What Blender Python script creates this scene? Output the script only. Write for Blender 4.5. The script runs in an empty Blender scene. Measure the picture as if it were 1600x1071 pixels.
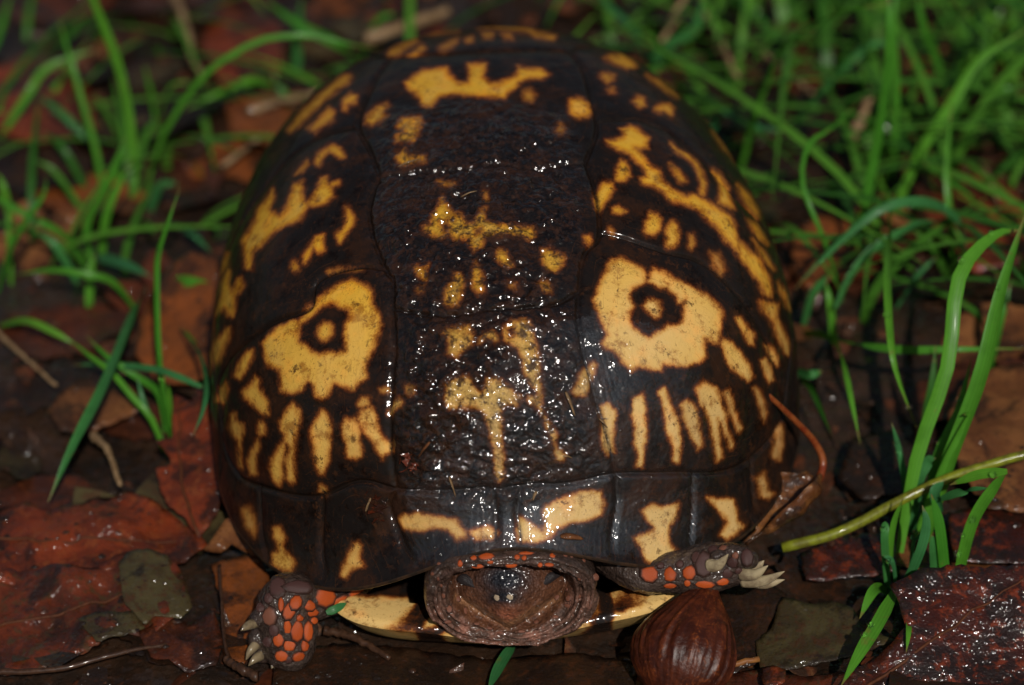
import bpy, bmesh, math, random
import numpy as np
from mathutils import Vector, Matrix, Quaternion
from mathutils.bvhtree import BVHTree
from mathutils.kdtree import KDTree
from mathutils.geometry import delaunay_2d_cdt

random.seed(7); RNG = np.random.default_rng(7)
S = 0.01                                    # everything below is worked out in centimetres
scene = bpy.context.scene
COL = scene.collection
R = math.radians

# ------------------------------------------------------------------ camera
PITCH, AZ, ROLL, DIST = 0.64054, 0.00292, -0.05236, 52.15472
TGT = np.array([0.34398, -1.13905, 2.81302])
LENS = 100.0
FPX = LENS / 36.0 * 1600
fw = np.array([-math.sin(AZ)*math.cos(PITCH), math.cos(AZ)*math.cos(PITCH), -math.sin(PITCH)])
CPOS = TGT - fw*DIST
rt = np.cross(fw, [0, 0, 1]); rt /= np.linalg.norm(rt)
up = np.cross(rt, fw)
rt, up = rt*math.cos(ROLL)+up*math.sin(ROLL), -rt*math.sin(ROLL)+up*math.cos(ROLL)
cd = bpy.data.cameras.new('camera'); cam = bpy.data.objects.new('camera', cd); COL.objects.link(cam)
m = Matrix.Identity(4)
for i in range(3):
    m[i][0], m[i][1], m[i][2], m[i][3] = rt[i], up[i], -fw[i], CPOS[i]*S
cam.matrix_world = m
cd.lens = LENS; cd.sensor_width = 36; cd.sensor_fit = 'HORIZONTAL'
cd.clip_start = 0.02; cd.clip_end = 200
cd.dof.use_dof = True; cd.dof.focus_distance = 0.485; cd.dof.aperture_fstop = 11.0
scene.camera = cam
scene.render.resolution_x, scene.render.resolution_y = 1024, 685

# ------------------------------------------------------------------ sky, sun, exposure
SUN_EL, SUN_AZ = 44.0, 168.0                # azimuth clockwise from +Y: the light comes from the viewer's side
w = bpy.data.worlds.new('World'); scene.world = w; w.use_nodes = True
nt = w.node_tree; nt.nodes.clear()
sky = nt.nodes.new('ShaderNodeTexSky'); sky.sky_type = 'NISHITA'; sky.sun_disc = False
sky.sun_elevation = R(SUN_EL); sky.sun_rotation = R(SUN_AZ); sky.air_density = 1.2; sky.dust_density = 2.0
bg = nt.nodes.new('ShaderNodeBackground'); bg.inputs['Strength'].default_value = 0.05
wo = nt.nodes.new('ShaderNodeOutputWorld')
nt.links.new(sky.outputs[0], bg.inputs[0]); nt.links.new(bg.outputs[0], wo.inputs[0])
sd = bpy.data.lights.new('sun', 'SUN'); sd.energy = 4.9; sd.angle = R(0.5); sd.color = (1.0, .95, .88)
sun = bpy.data.objects.new('sun', sd); COL.objects.link(sun)
sv = Vector((math.sin(R(SUN_AZ))*math.cos(R(SUN_EL)), math.cos(R(SUN_AZ))*math.cos(R(SUN_EL)), math.sin(R(SUN_EL))))
sun.rotation_euler = sv.to_track_quat('Z', 'Y').to_euler(); sun.location = sv*3
scene.view_settings.view_transform = 'Standard'; scene.view_settings.look = 'None'
scene.view_settings.exposure = -0.62; scene.view_settings.gamma = 1.0
scene.render.engine = 'CYCLES'

# ------------------------------------------------------------------ pixel <-> place helpers (photo pixels 1600 x 1071)
def ray(u, v): return fw + rt*(u-800)/FPX - up*(v-535.5)/FPX
def gz(u, v, h=0.0):
    d = ray(u, v); return CPOS + d*(h-CPOS[2])/d[2]
def gy(u, v, y):
    d = ray(u, v); return CPOS + d*(y-CPOS[1])/d[1]
def proj(P):
    q = P-CPOS; z = q@fw
    return np.stack([800+FPX*(q@rt)/z, 535.5-FPX*(q@up)/z], -1)
PXCM = FPX/DIST                              # about 85 px to the centimetre

def vnoise(P, f, seed=0):
    P = np.asarray(P, float)*f + seed*17.31
    i = np.floor(P).astype(np.int64); t = P-i; t = t*t*(3-2*t)
    def h(a, b, c):
        n = (a*374761393 + b*668265263 + c*2147483647 + seed*974711) & 0x7fffffff
        n = ((n ^ (n >> 13))*1274126177) & 0x7fffffff
        return ((n ^ (n >> 16)) & 0xffff)/65535.0
    o = 0
    for a in (0, 1):
        for b in (0, 1):
            for c in (0, 1):
                wgt = (t[..., 0] if a else 1-t[..., 0])*(t[..., 1] if b else 1-t[..., 1])*(t[..., 2] if c else 1-t[..., 2])
                o = o + wgt*h(i[..., 0]+a, i[..., 1]+b, i[..., 2]+c)
    return o-0.5
def fbm(P, f, seed=0, n=3):
    o = 0
    for k in range(n): o = o + vnoise(P, f*2**k, seed+k)/2**k
    return o

def sdpoly(pts, poly):                       # signed distance, positive inside
    a = np.asarray(poly, float); b = np.roll(a, -1, 0)
    best = np.full(len(pts), 1e9); ins = np.zeros(len(pts), bool)
    for p, q in zip(a, b):
        e = q-p; wv = pts-p
        t = np.clip((wv@e)/max(e@e, 1e-9), 0, 1)
        d = wv-t[:, None]*e
        best = np.minimum(best, (d*d).sum(1))
        c = (p[1] > pts[:, 1]) != (q[1] > pts[:, 1])
        if abs(e[1]) > 1e-9:
            ins ^= c & (pts[:, 0] < p[0]+(pts[:, 1]-p[1])*e[0]/e[1])
    d = np.sqrt(best)
    return np.where(ins, d, -d)
def paint(uv, polys, holes=(), far=-60.0):   # -> signed distance field, strength of the nearest blotch
    sd_ = np.full(len(uv), far); br = np.ones(len(uv))
    for st, poly in polys:
        a = np.asarray(poly, float); lo = a.min(0)-45; hi = a.max(0)+45
        k = np.where((uv > lo).all(1) & (uv < hi).all(1))[0]
        if not len(k): continue
        d = sdpoly(uv[k], poly); better = d > sd_[k]
        sd_[k[better]] = d[better]; br[k[better]] = st
    for poly in holes:
        a = np.asarray(poly, float); lo = a.min(0)-45; hi = a.max(0)+45
        k = np.where((uv > lo).all(1) & (uv < hi).all(1))[0]
        if len(k): sd_[k] = np.minimum(sd_[k], -sdpoly(uv[k], poly))
    return sd_, br

# ------------------------------------------------------------------ object helpers
def tag(o, label=None, cat=None, group=None, kind=None):
    if label: o['label'] = label
    if cat: o['category'] = cat
    if group: o['group'] = group
    if kind: o['kind'] = kind
    return o
def mesh_np(name, V, faces, mat=None, attrs=None, smooth=True, scale=S):
    me = bpy.data.meshes.new(name)
    V = np.asarray(V, float)*scale
    faces = np.asarray(faces) if not isinstance(faces, list) else faces
    if isinstance(faces, np.ndarray):
        n, k = faces.shape
        me.vertices.add(len(V)); me.vertices.foreach_set('co', V.ravel().astype(np.float32))
        me.loops.add(n*k); me.loops.foreach_set('vertex_index', faces.ravel().astype(np.int32))
        me.polygons.add(n)
        me.polygons.foreach_set('loop_start', np.arange(0, n*k, k, dtype=np.int32))
        me.update(calc_edges=True); me.validate()
    else:
        me.from_pydata(V.tolist(), [], faces); me.update()
    if smooth: me.polygons.foreach_set('use_smooth', np.ones(len(me.polygons), bool))
    for nm, arr in (attrs or {}).items():
        if arr.ndim == 1:
            a = me.attributes.new(nm, 'FLOAT', 'POINT'); a.data.foreach_set('value', arr.astype(np.float32))
        else:
            a = me.attributes.new(nm, 'FLOAT_COLOR', 'POINT')
            c4 = np.ones((len(arr), 4), np.float32); c4[:, :3] = arr; a.data.foreach_set('color', c4.ravel())
    if mat: me.materials.append(mat)
    return me
def obj(name, me, parent=None):
    o = bpy.data.objects.new(name, me); COL.objects.link(o)
    if parent: o.parent = parent
    return o
def empty(name, loc_cm):
    o = bpy.data.objects.new(name, None); COL.objects.link(o)
    o.location = Vector([c*S for c in loc_cm]); o.empty_display_size = .01
    return o
def under(o, parent):                         # parent an object built in world coordinates
    o.parent = parent
    o.matrix_parent_inverse = Matrix.Translation(parent.location).inverted() if parent.parent is None else Matrix.Identity(4)
    return o
def tube(pts, radii, n=8, cap=True, squash=1.0):
    pts = np.asarray(pts, float); V = []; F = []
    up0 = np.array([.13, .21, 1.0])
    for i, p in enumerate(pts):
        t = pts[min(i+1, len(pts)-1)]-pts[max(i-1, 0)]; t /= np.linalg.norm(t)+1e-9
        a = np.cross(t, up0); a /= np.linalg.norm(a)+1e-9; b = np.cross(t, a)
        for k in range(n):
            an = 2*math.pi*k/n; V.append(p+radii[i]*(a*math.cos(an)+b*math.sin(an)*squash))
    for i in range(len(pts)-1):
        for k in range(n): F.append([i*n+k, i*n+(k+1) % n, (i+1)*n+(k+1) % n, (i+1)*n+k])
    if cap: F.append(list(range(n))[::-1]); F.append([(len(pts)-1)*n+k for k in range(n)])
    return V, F
def spline(P, n):
    P = np.asarray(P, float)
    if len(P) == 2: return P[0]+(P[1]-P[0])*np.linspace(0, 1, n)[:, None]
    Q = np.vstack([2*P[0]-P[1], P, 2*P[-1]-P[-2]]); out = []
    for t in np.linspace(0, len(P)-1-1e-6, n):
        i = int(t); f = t-i; a, b, c, d = Q[i], Q[i+1], Q[i+2], Q[i+3]
        out.append(.5*((2*b)+(c-a)*f+(2*a-5*b+4*c-d)*f*f+(3*b-a-3*c+d)*f**3))
    return np.array(out)

# ------------------------------------------------------------------ material helpers
class NT:
    def __init__(s, name):
        s.m = bpy.data.materials.new(name); s.m.use_nodes = True
        s.t = s.m.node_tree; s.t.nodes.clear()
        s.out = s.t.nodes.new('ShaderNodeOutputMaterial')
        s.b = s.t.nodes.new('ShaderNodeBsdfPrincipled'); s.l(s.b.outputs[0], s.out.inputs[0])
        s.co = None
    def n(s, t): return s.t.nodes.new(t)
    def l(s, a, b): s.t.links.new(a, b)
    def put(s, sock, v):
        if isinstance(v, bpy.types.NodeSocket): s.l(v, sock)
        else: sock.default_value = v
    def set(s, **kw):
        for k, v in kw.items():
            if isinstance(v, tuple) and len(v) == 3: v = (*v, 1)
            s.put(s.b.inputs[k.replace('_', ' ')], v)
    def cm(s):
        if s.co is None:
            tc = s.n('ShaderNodeTexCoord'); mp = s.n('ShaderNodeVectorMath'); mp.operation = 'SCALE'
            mp.inputs['Scale'].default_value = 100; s.l(tc.outputs['Object'], mp.inputs[0]); s.co = mp.outputs[0]
        return s.co
    def noise(s, sc, det=3, rough=.55, dist=0.0, vec=None):
        x = s.n('ShaderNodeTexNoise'); s.l(vec or s.cm(), x.inputs['Vector'])
        x.inputs['Scale'].default_value = sc; x.inputs['Detail'].default_value = det
        x.inputs['Roughness'].default_value = rough; x.inputs['Distortion'].default_value = dist
        return x.outputs['Fac']
    def vor(s, sc, feat='F1', rnd=1.0, vec=None):
        x = s.n('ShaderNodeTexVoronoi'); x.feature = feat; s.l(vec or s.cm(), x.inputs['Vector'])
        x.inputs['Scale'].default_value = sc; x.inputs['Randomness'].default_value = rnd
        return x.outputs['Distance']
    def attr(s, nm, col=False):
        x = s.n('ShaderNodeAttribute'); x.attribute_name = nm
        return x.outputs['Color'] if col else x.outputs['Fac']
    def rnd(s): return s.n('ShaderNodeObjectInfo').outputs['Random']
    def math(s, op, a, b=0.0, clamp=False):
        x = s.n('ShaderNodeMath'); x.operation = op; x.use_clamp = clamp
        s.put(x.inputs[0], a); s.put(x.inputs[1], b); return x.outputs[0]
    def mad(s, a, mul, add): return s.math('ADD', s.math('MULTIPLY', a, mul), add)
    def rng(s, v, a, b, c=0.0, d=1.0, smooth=True):
        x = s.n('ShaderNodeMapRange'); x.interpolation_type = 'SMOOTHSTEP' if smooth else 'LINEAR'
        s.put(x.inputs[0], v)
        for i, q in enumerate((a, b, c, d)): s.put(x.inputs[i+1], q)
        return x.outputs[0]
    def mix(s, f, a, b, mode='MIX'):
        x = s.n('ShaderNodeMix'); x.data_type = 'RGBA'; x.blend_type = mode
        s.put(x.inputs[0], f)
        for i, q in ((6, a), (7, b)):
            s.put(x.inputs[i], (*q, 1) if isinstance(q, tuple) and len(q) == 3 else q)
        return x.outputs[2]
    def ramp(s, f, stops):
        x = s.n('ShaderNodeValToRGB'); s.put(x.inputs[0], f); e = x.color_ramp.elements
        while len(e) < len(stops): e.new(.5)
        for k, (p, c) in zip(e, stops): k.position = p; k.color = (*c, 1)
        return x.outputs[0]
    def bump(s, h, strength=.5, dist=.03, normal=None):
        x = s.n('ShaderNodeBump'); x.inputs['Strength'].default_value = strength
        x.inputs['Distance'].default_value = dist*S; s.put(x.inputs['Height'], h)
        if normal: s.l(normal, x.inputs['Normal'])
        return x.outputs[0]

YEL = [(0.0, (.010, .0075, .0065)), (.30, (.016, .009, .006)), (.46, (.085, .024, .007)), (.60, (.30, .105, .018)), (.78, (.56, .25, .018)), (1.0, (.64, .345, .03))]
def shell_material():
    t = NT('shell_keratin')
    pat, bri, seam, mud, wet = (t.attr(k) for k in ('pat', 'bri', 'seam', 'mud', 'wet'))
    na = t.noise(5, 5, .62); nb = t.noise(26, 4, .6); nc = t.noise(1.3, 3)
    d = t.math('ADD', pat, t.mad(na, 1.25, -.40)); d = t.math('ADD', d, t.mad(nb, .6, -.30))
    d = t.math('ADD', d, .12); f = t.rng(d, -1.0, 1.25, smooth=False)
    col = t.ramp(f, YEL)
    dim = t.ramp(f, [(0, (.010, .0075, .0065)), (.35, (.02, .009, .005)), (.7, (.15, .05, .012)), (1, (.27, .115, .028))])
    col = t.mix(bri, dim, col)
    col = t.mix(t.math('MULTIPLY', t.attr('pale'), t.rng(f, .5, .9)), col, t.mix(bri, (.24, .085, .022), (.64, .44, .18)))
    gl = t.math('ABSOLUTE', t.math('SINE', t.math('ADD', t.math('MULTIPLY', seam, 15.0), t.math('MULTIPLY', nc, 5.0))))
    gl = t.math('MULTIPLY', t.rng(gl, .0, .07, 1, 0), t.rng(t.noise(2.6, 4, .6), .45, .6))
    col = t.mix(t.math('MULTIPLY', gl, .6), col, (.10, .035, .010))
    stain = t.rng(t.noise(2.4, 8, .78), .50, .63); col = t.mix(t.math('MULTIPLY', stain, .8), col, t.mix(1, col, (.42, .28, .2), 'MULTIPLY'))
    grime = t.math('MULTIPLY', t.rng(t.noise(5.5, 8, .76, .3), .55, .62), t.rng(t.noise(1.2, 3), .38, .60)); col = t.mix(t.math('MULTIPLY', grime, .85), col, (.045, .018, .008))
    # old scratches and specks within the yellow
    pale = t.rng(nc, .45, .7); col = t.mix(t.math('MULTIPLY', t.math('MULTIPLY', pale, .15), t.rng(f, .75, 1)), col, (.64, .42, .17))
    speck = t.rng(t.noise(26, 4, .75), .56, .66); speck = t.math('MULTIPLY', speck, t.rng(t.noise(1.7, 4, .7), .46, .62))
    col = t.mix(t.math('MULTIPLY', speck, .8), col, (.06, .02, .007))
    dust = t.rng(t.noise(6, 6, .72), .47, .60)
    col = t.mix(t.math('MULTIPLY', t.math('MULTIPLY', dust, mud), .9), col, (.042, .018, .0095))
    rim = t.rng(t.noise(2.2, 3), .5, .75)
    col = t.mix(t.math('MULTIPLY', rim, .3), col, t.mix(1, col, (1.5, .9, .6), 'MULTIPLY'))
    gro = t.rng(t.math('ADD', seam, t.mad(nb, .06, -.03)), .0, .06); col = t.mix(gro, (.010, .006, .004), col)
    horn = t.math('MULTIPLY', t.rng(t.noise(1.15, 6, .7), .48, .62), t.rng(f, .1, .35, 1, 0))
    col = t.mix(t.math('MULTIPLY', horn, .5), col, (.040, .015, .0065))
    # relief: growth rings along the scute borders, caked mud, pores
    ring = t.math('SINE', t.mad(seam, 62.0, 0.0)); ring = t.math('MULTIPLY', ring, t.rng(seam, .02, .75, 1, 0))
    ring = t.math('MULTIPLY', ring, t.rng(nc, .35, .6))
    lump = t.math('MULTIPLY', t.noise(11, 5, .65, .4), t.mad(mud, 2.6, .35))
    h = t.math('ADD', t.math('MULTIPLY', ring, .07), lump); h = t.math('ADD', h, t.math('MULTIPLY', nb, .22))
    n1 = t.bump(h, .8, .035)
    fine = t.math('ADD', t.noise(38, 3, .7), t.math('MULTIPLY', t.noise(90, 2, .6), .5))
    n2 = t.bump(t.math('MULTIPLY', fine, t.mad(mud, .9, .16)), .6, .022, n1)
    gm = t.math('ADD', mud, t.math('MULTIPLY', wet, .75), True)
    vb = t.n('ShaderNodeTexVoronoi'); t.l(t.cm(), vb.inputs['Vector']); vb.inputs['Scale'].default_value = 8.0
    sep = t.n('ShaderNodeSeparateColor'); t.l(vb.outputs['Color'], sep.inputs[0])
    bead = t.math('MULTIPLY', t.rng(vb.outputs['Distance'], .05, t.mad(sep.outputs[1], .32, .12), 1, 0), t.math('GREATER_THAN', t.math('ADD', sep.outputs[0], t.mad(t.noise(1.3, 3), 2.6, -1.3)), .72))
    wetb = t.math('ADD', t.math('MULTIPLY', t.noise(3.0, 2, .45), t.mad(gm, .95, .12)), t.math('MULTIPLY', t.noise(10, 0, .5), t.mad(gm, .17, .02)))
    wetb = t.math('ADD', wetb, t.math('MULTIPLY', bead, t.math('MULTIPLY', gm, .16)))
    n3 = t.bump(wetb, 1.0, .15)
    film = t.rng(t.math('ADD', wet, t.mad(t.noise(3.2, 6, .72), 1.6, -.95)), .42, .52)
    rough = t.mad(nb, .12, .42)
    t.set(Base_Color=col, Roughness=rough, Normal=n2, Coat_Weight=t.math('ADD', .35, gm, True),
          Coat_Roughness=.11, Coat_Normal=n3, Coat_IOR=1.5, Specular_IOR_Level=t.mad(film, .32, .03), Specular_Tint=(.72, .86, 1.0))
    return t.m
def skin_material(name, base_attr=True, col=(.03, .02, .016), rough=.35, fine=30, amp=.5):
    t = NT(name)
    c = t.attr('col', True) if base_attr else None
    n1 = t.noise(9, 4, .6); n2 = t.vor(fine)
    base = c if base_attr else (*col, 1)
    cc = t.mix(t.rng(n1, .38, .66, 0, .6), t.mix(1, base, (1.35, 1.3, 1.3), 'MULTIPLY'), t.mix(1, base, (.35, .3, .3), 'MULTIPLY'))
    bm = t.bump(t.math('ADD', t.math('MULTIPLY', n2, .8), n1), amp, .03)
    t.set(Base_Color=cc, Roughness=t.mad(n1, .25, rough-.1), Normal=bm, Coat_Weight=.7, Coat_Roughness=.12, Specular_IOR_Level=.12, Coat_Normal=t.bump(t.math('ADD', t.noise(6, 1), t.math('MULTIPLY', t.noise(14, 0), .5)), 1.0, .06))
    return t.m
def scale_material(name, c1, c2):
    t = NT(name); n1 = t.noise(14, 4, .6); r = t.rnd()
    cc = t.mix(t.rng(n1, .38, .68), c1, c2); cc = t.mix(t.rng(t.attr('rad'), .62, 1.0), cc, (.03, .014, .010)); cc = t.mix(t.math('MULTIPLY', r, .4), cc, t.mix(1, cc, (.45, .35, .35), 'MULTIPLY'))
    t.set(Base_Color=cc, Roughness=.38, Normal=t.bump(t.noise(40, 3), .25, .02), Coat_Weight=.3, Coat_Roughness=.2, Specular_IOR_Level=.15, Coat_Normal=t.bump(t.noise(18, 2), .8, .03))
    return t.m
def leaf_material(name, c1, c2, c3, wet=.7, gloss=.22, spots=(.012, .007, .005)):
    t = NT(name); tc = t.n('ShaderNodeTexCoord'); r = t.rnd()
    sh = t.n('ShaderNodeVectorMath'); sh.operation = 'ADD'
    cb = t.n('ShaderNodeCombineXYZ'); t.l(t.math('MULTIPLY', r, 37.0), cb.inputs[0]); t.l(t.cm(), sh.inputs[0]); t.l(cb.outputs[0], sh.inputs[1])
    v = sh.outputs[0]
    n1 = t.noise(1.1, 5, .62, .6, v); n2 = t.noise(4.5, 5, .65, .3, v); n3 = t.noise(24, 4, .7, 0, v)
    c = t.mix(t.rng(n1, .40, .58), c1, c2); c = t.mix(t.math('MULTIPLY', t.rng(n2, .5, .66), .75), c, c3)
    c = t.mix(t.math('MULTIPLY', t.rng(n3, .58, .68), .7), c, spots)
    c = t.mix(t.math('MULTIPLY', t.rng(t.noise(.8, 6, .7, .4, v), .50, .60), .8), c, spots)
    ve = t.noise(11, 4, .6, .8, v)
    h = t.math('ADD', t.math('MULTIPLY', ve, .6), t.math('ADD', n2, t.math('MULTIPLY', n3, .45)))
    t.set(Base_Color=c, Roughness=t.mad(n2, .3, gloss+.08), Normal=t.bump(h, .75, .035), Coat_Weight=wet, Coat_Roughness=.12, Specular_IOR_Level=.1, Coat_Normal=t.bump(t.math('ADD', t.noise(6, 2, .5, .3, v), t.math('MULTIPLY', t.noise(15, 1, .5, 0, v), .35)), 1.0, .085))
    return t.m
def grass_material(name, c1, c2):
    t = NT(name); r = t.rnd(); n1 = t.noise(2.5, 3)
    c = t.mix(t.math('FRACT', t.math('ADD', r, t.attr('tone'))), c1, c2); c = t.mix(t.rng(n1, .4, .75, 0, .45), c, t.mix(1, c, (.5, .55, .5), 'MULTIPLY'))
    old = t.rng(t.noise(3.2, 3, .5), .66, .74); c = t.mix(t.math('MULTIPLY', old, .5), c, (.16, .14, .03))
    u = t.attr('across'); c = t.mix(t.mad(t.math('SINE', t.math('MULTIPLY', u, 26.0)), .16, .16), c, t.mix(1, c, (.55, .6, .5), 'MULTIPLY')); rib = t.math('SINE', t.math('MULTIPLY', u, 34.0))
    t.set(Base_Color=c, Roughness=.4, Normal=t.bump(t.math('ADD', t.math('MULTIPLY', rib, .25), n1), .3, .015), Coat_Weight=.06, Coat_Roughness=.15, Specular_IOR_Level=.2)
    c = t.mix(t.math('MULTIPLY', t.rng(t.math('ADD', t.attr('along'), t.mad(t.noise(5, 3), .3, -.15)), .86, 1.0), .8), c, (.20, .12, .045)); t.set(Base_Color=c)
    tr = t.n('ShaderNodeBsdfTranslucent'); t.put(tr.inputs[0], t.mix(1, c, (1.1, 1.15, .5), 'MULTIPLY'))
    mx = t.n('ShaderNodeMixShader'); mx.inputs[0].default_value = .3
    t.l(t.b.outputs[0], mx.inputs[1]); t.l(tr.outputs[0], mx.inputs[2]); t.l(mx.outputs[0], t.out.inputs[0])
    return t.m
def plain_material(name, c1, c2, rough=.4, sc=12, wet=.4, bump=.4):
    t = NT(name); n1 = t.noise(sc, 5, .65)
    t.set(Base_Color=t.mix(t.rng(n1, .35, .68), c1, c2), Roughness=t.mad(n1, .25, rough-.1), Normal=t.bump(n1, bump, .03), Coat_Weight=wet, Coat_Roughness=.08, Specular_IOR_Level=.15)
    return t.m
MAT = {}
MAT['shell'] = shell_material()
MAT['skin'] = skin_material('turtle_skin', fine=22, amp=.9)
MAT['orange'] = scale_material('orange_scale', (.46, .085, .013), (.26, .035, .008))
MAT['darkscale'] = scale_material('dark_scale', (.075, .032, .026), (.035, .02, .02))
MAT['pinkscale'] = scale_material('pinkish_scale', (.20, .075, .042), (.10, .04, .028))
MAT['claw'] = plain_material('claw_horn', (.36, .29, .17), (.16, .115, .07), .3, 4, .7, .03)
MAT['claw_dark'] = plain_material('claw_dark_horn', (.20, .15, .085), (.05, .034, .022), .3, 4, .7, .03)
MAT['bone'] = plain_material('shell_edge', (.016, .011, .008), (.04, .02, .01), .4, 5)
MAT['nostril'] = plain_material('nostril_rim', (.42, .33, .22), (.22, .15, .1), .35, 20)
MAT['eye'] = plain_material('eyelid', (.016, .014, .016), (.03, .022, .02), .2, 8)
MAT['soil'] = None
MAT['leaf_red'] = leaf_material('leaf_red_brown', (.165, .028, .008), (.085, .016, .006), (.17, .042, .011))
MAT['leaf_dull'] = leaf_material('leaf_dull_red', (.075, .017, .006), (.038, .011, .005), (.10, .026, .008))
MAT['leaf_tan'] = leaf_material('leaf_tan', (.18, .070, .022), (.12, .042, .014), (.08, .027, .010), .45, .35)
MAT['leaf_orange'] = leaf_material('leaf_orange', (.20, .052, .010), (.14, .040, .010), (.10, .032, .010), .6, .3)
MAT['leaf_olive'] = leaf_material('leaf_olive', (.060, .046, .018), (.038, .026, .011), (.055, .020, .009))
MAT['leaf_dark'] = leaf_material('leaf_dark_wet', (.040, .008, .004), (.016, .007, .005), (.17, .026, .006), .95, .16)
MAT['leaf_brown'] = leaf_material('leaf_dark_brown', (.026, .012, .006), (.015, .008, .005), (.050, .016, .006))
MAT['leaf_mott'] = leaf_material('leaf_mottled', (.115, .022, .007), (.055, .014, .006), (.045, .033, .013), .85, .2)
MAT['grass'] = grass_material('grass_green', (.042, .20, .018), (.105, .31, .024))
MAT['grass_blue'] = grass_material('grass_bluish', (.04, .17, .06), (.05, .20, .045))
MAT['grass_dark'] = grass_material('grass_dark', (.026, .11, .014), (.11, .30, .028))
MAT['straw'] = plain_material('dry_straw', (.24, .155, .08), (.13, .075, .035), .5, 6, .2)
MAT['stalk'] = plain_material('yellow_stalk', (.17, .19, .012), (.09, .085, .010), .45, 5, .15)
MAT['stem'] = plain_material('red_stem', (.13, .020, .007), (.22, .06, .015), .25, 4, .9)
MAT['rib'] = plain_material('leaf_rib', (.085, .028, .011), (.05, .016, .007), .6, 8, .0)
MAT['twig'] = plain_material('dark_twig', (.03, .014, .008), (.06, .028, .015), .4, 10, .3)
MAT['husk'] = None
def drop_mat():
    t = NT('water'); t.set(Base_Color=(1, 1, 1), Roughness=.0, IOR=1.33); t.b.inputs['Transmission Weight'].default_value = 1.0
    return t.m
MAT['drop'] = drop_mat()

# ------------------------------------------------------------------ ground
def soil_material():
    t = NT('wet_soil'); n1 = t.noise(.9, 6, .65); n2 = t.noise(6, 5, .7); n3 = t.noise(30, 3, .7)
    c = t.mix(t.rng(n1, .35, .65), (.013, .009, .007), (.034, .017, .009)); c = t.mix(t.math('MULTIPLY', t.rng(n2, .52, .7), .7), c, (.065, .024, .011))
    c = t.mix(t.math('MULTIPLY', t.rng(n3, .6, .72), .6), c, (.006, .005, .004))
    t.set(Base_Color=c, Roughness=t.mad(n2, .4, .12), Normal=t.bump(t.math('ADD', n2, t.math('MULTIPLY', n3, .5)), .9, .06), Coat_Weight=.9, Coat_Roughness=.10, Specular_IOR_Level=.1, Coat_Normal=t.bump(t.math('ADD', t.noise(2.2, 1), t.math('MULTIPLY', t.noise(6, 0), .4)), 1.0, .22))
    return t.m
MAT['soil'] = soil_material()
def ground_h(x, y):
    P = np.stack([np.asarray(x, float), np.asarray(y, float), np.zeros_like(np.asarray(x, float))], -1)
    r = np.hypot(P[..., 0], P[..., 1])
    h = .35*fbm(P, .35, 3, 3)+.12*fbm(P, 1.7, 9, 3)-.22
    return np.where(r > 60, h*60/np.maximum(r, 60), h)
def build_ground():
    inner = np.linspace(-26, 26, 261)
    k = 26+np.cumsum(.25*1.13**np.arange(1, 64)); k = k[k < 9000]
    ax = np.concatenate([-k[::-1], inner, k])
    X, Y = np.meshgrid(ax, ax); Z = ground_h(X, Y); n = len(ax)
    idx = np.arange(n*n).reshape(n, n)
    F = np.stack([idx[:-1, :-1], idx[:-1, 1:], idx[1:, 1:], idx[1:, :-1]], -1).reshape(-1, 4)
    o = obj('ground', mesh_np('ground', np.stack([X, Y, Z], -1).reshape(-1, 3), F, MAT['soil'])); tag(o, 'dark wet forest soil', None, kind='structure')
    return o
build_ground()
# ------------------------------------------------------------------ the turtle's upper shell
Q = [5.39895, 6.90957, 7.04066, 2.4276, 6.60823, 0.78417, 2.57608, 1.10567, 1.1, 2.78445, 0.0]
HQ = [0.01945, -0.00242, 0.00945, -0.02057, 0.0089, -0.00272, -0.09765, -0.10318, 0.23436, 0.00269, 0.06757, 2.6]
def dome(phi, s):
    a, bf, br, n, H, ya, mm, zs, zf, zn, _ = Q; h = HQ
    c, si = np.cos(phi), np.sin(phi); b = np.where(si < 0, bf, br)
    Rr = 1/((np.abs(c)/a)**n+(np.abs(si)/b)**n)**(1/n)
    Rr = Rr*(1+h[0]*c+h[1]*np.sin(2*phi)+h[2]*np.cos(3*phi)+h[3]*np.sin(3*phi)+h[4]*np.cos(4*phi)+h[5]*np.sin(4*phi))
    x = Rr*c; y = Rr*si
    fr = np.clip(-si*6, 0, 1)
    zr = zs+(zf-zs)*np.clip(-si, 0, 1)**1.5+(zn-zf)*np.exp(-((x-h[10])/h[11])**2)*fr+h[6]*c+h[7]*np.sin(2*phi)
    t = s*math.pi/2; rr = np.sin(t)**(2/mm); hh = np.maximum(np.cos(t), 0)**(2/mm)
    g_ = hh/.3*np.exp(1-hh/.3); rr = rr*(1-.085*np.clip(-si, 0, 1)**1.5*g_)
    X = x*rr+h[8]*(1-rr**2); Y = y*rr+ya*(1-rr); Z = zr*(1-hh)+H*hh+h[9]*X*hh
    return np.stack([X, Y, Z], -1)
NP, NS = 900, 370
PHI = np.linspace(0, 2*math.pi, NP, endpoint=False)
SS = np.linspace(0.0006, 1, NS)
PG, SG = np.meshgrid(PHI, SS)                  # rows s, columns phi
P0 = dome(PG, SG)
def grid_normals(P):
    dphi = np.roll(P, -1, 1)-np.roll(P, 1, 1); ds = np.gradient(P, axis=0)
    n = np.cross(ds, dphi); n /= np.linalg.norm(n, axis=-1, keepdims=True)+1e-12
    s_ = np.sign((n*(P-np.array([0, 0, 1.0]))).sum(-1, keepdims=True)); return n*s_
N0 = grid_normals(P0)
UV = proj(P0.reshape(-1, 3))
VIS = ((N0*(CPOS-P0)).sum(-1) > 0).ravel()
DISC = np.stack([SG*np.cos(PG), SG*np.sin(PG)], -1).reshape(-1, 2)
_vk = np.where(VIS)[0]; _kd = KDTree(len(_vk)//3+1)
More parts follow.
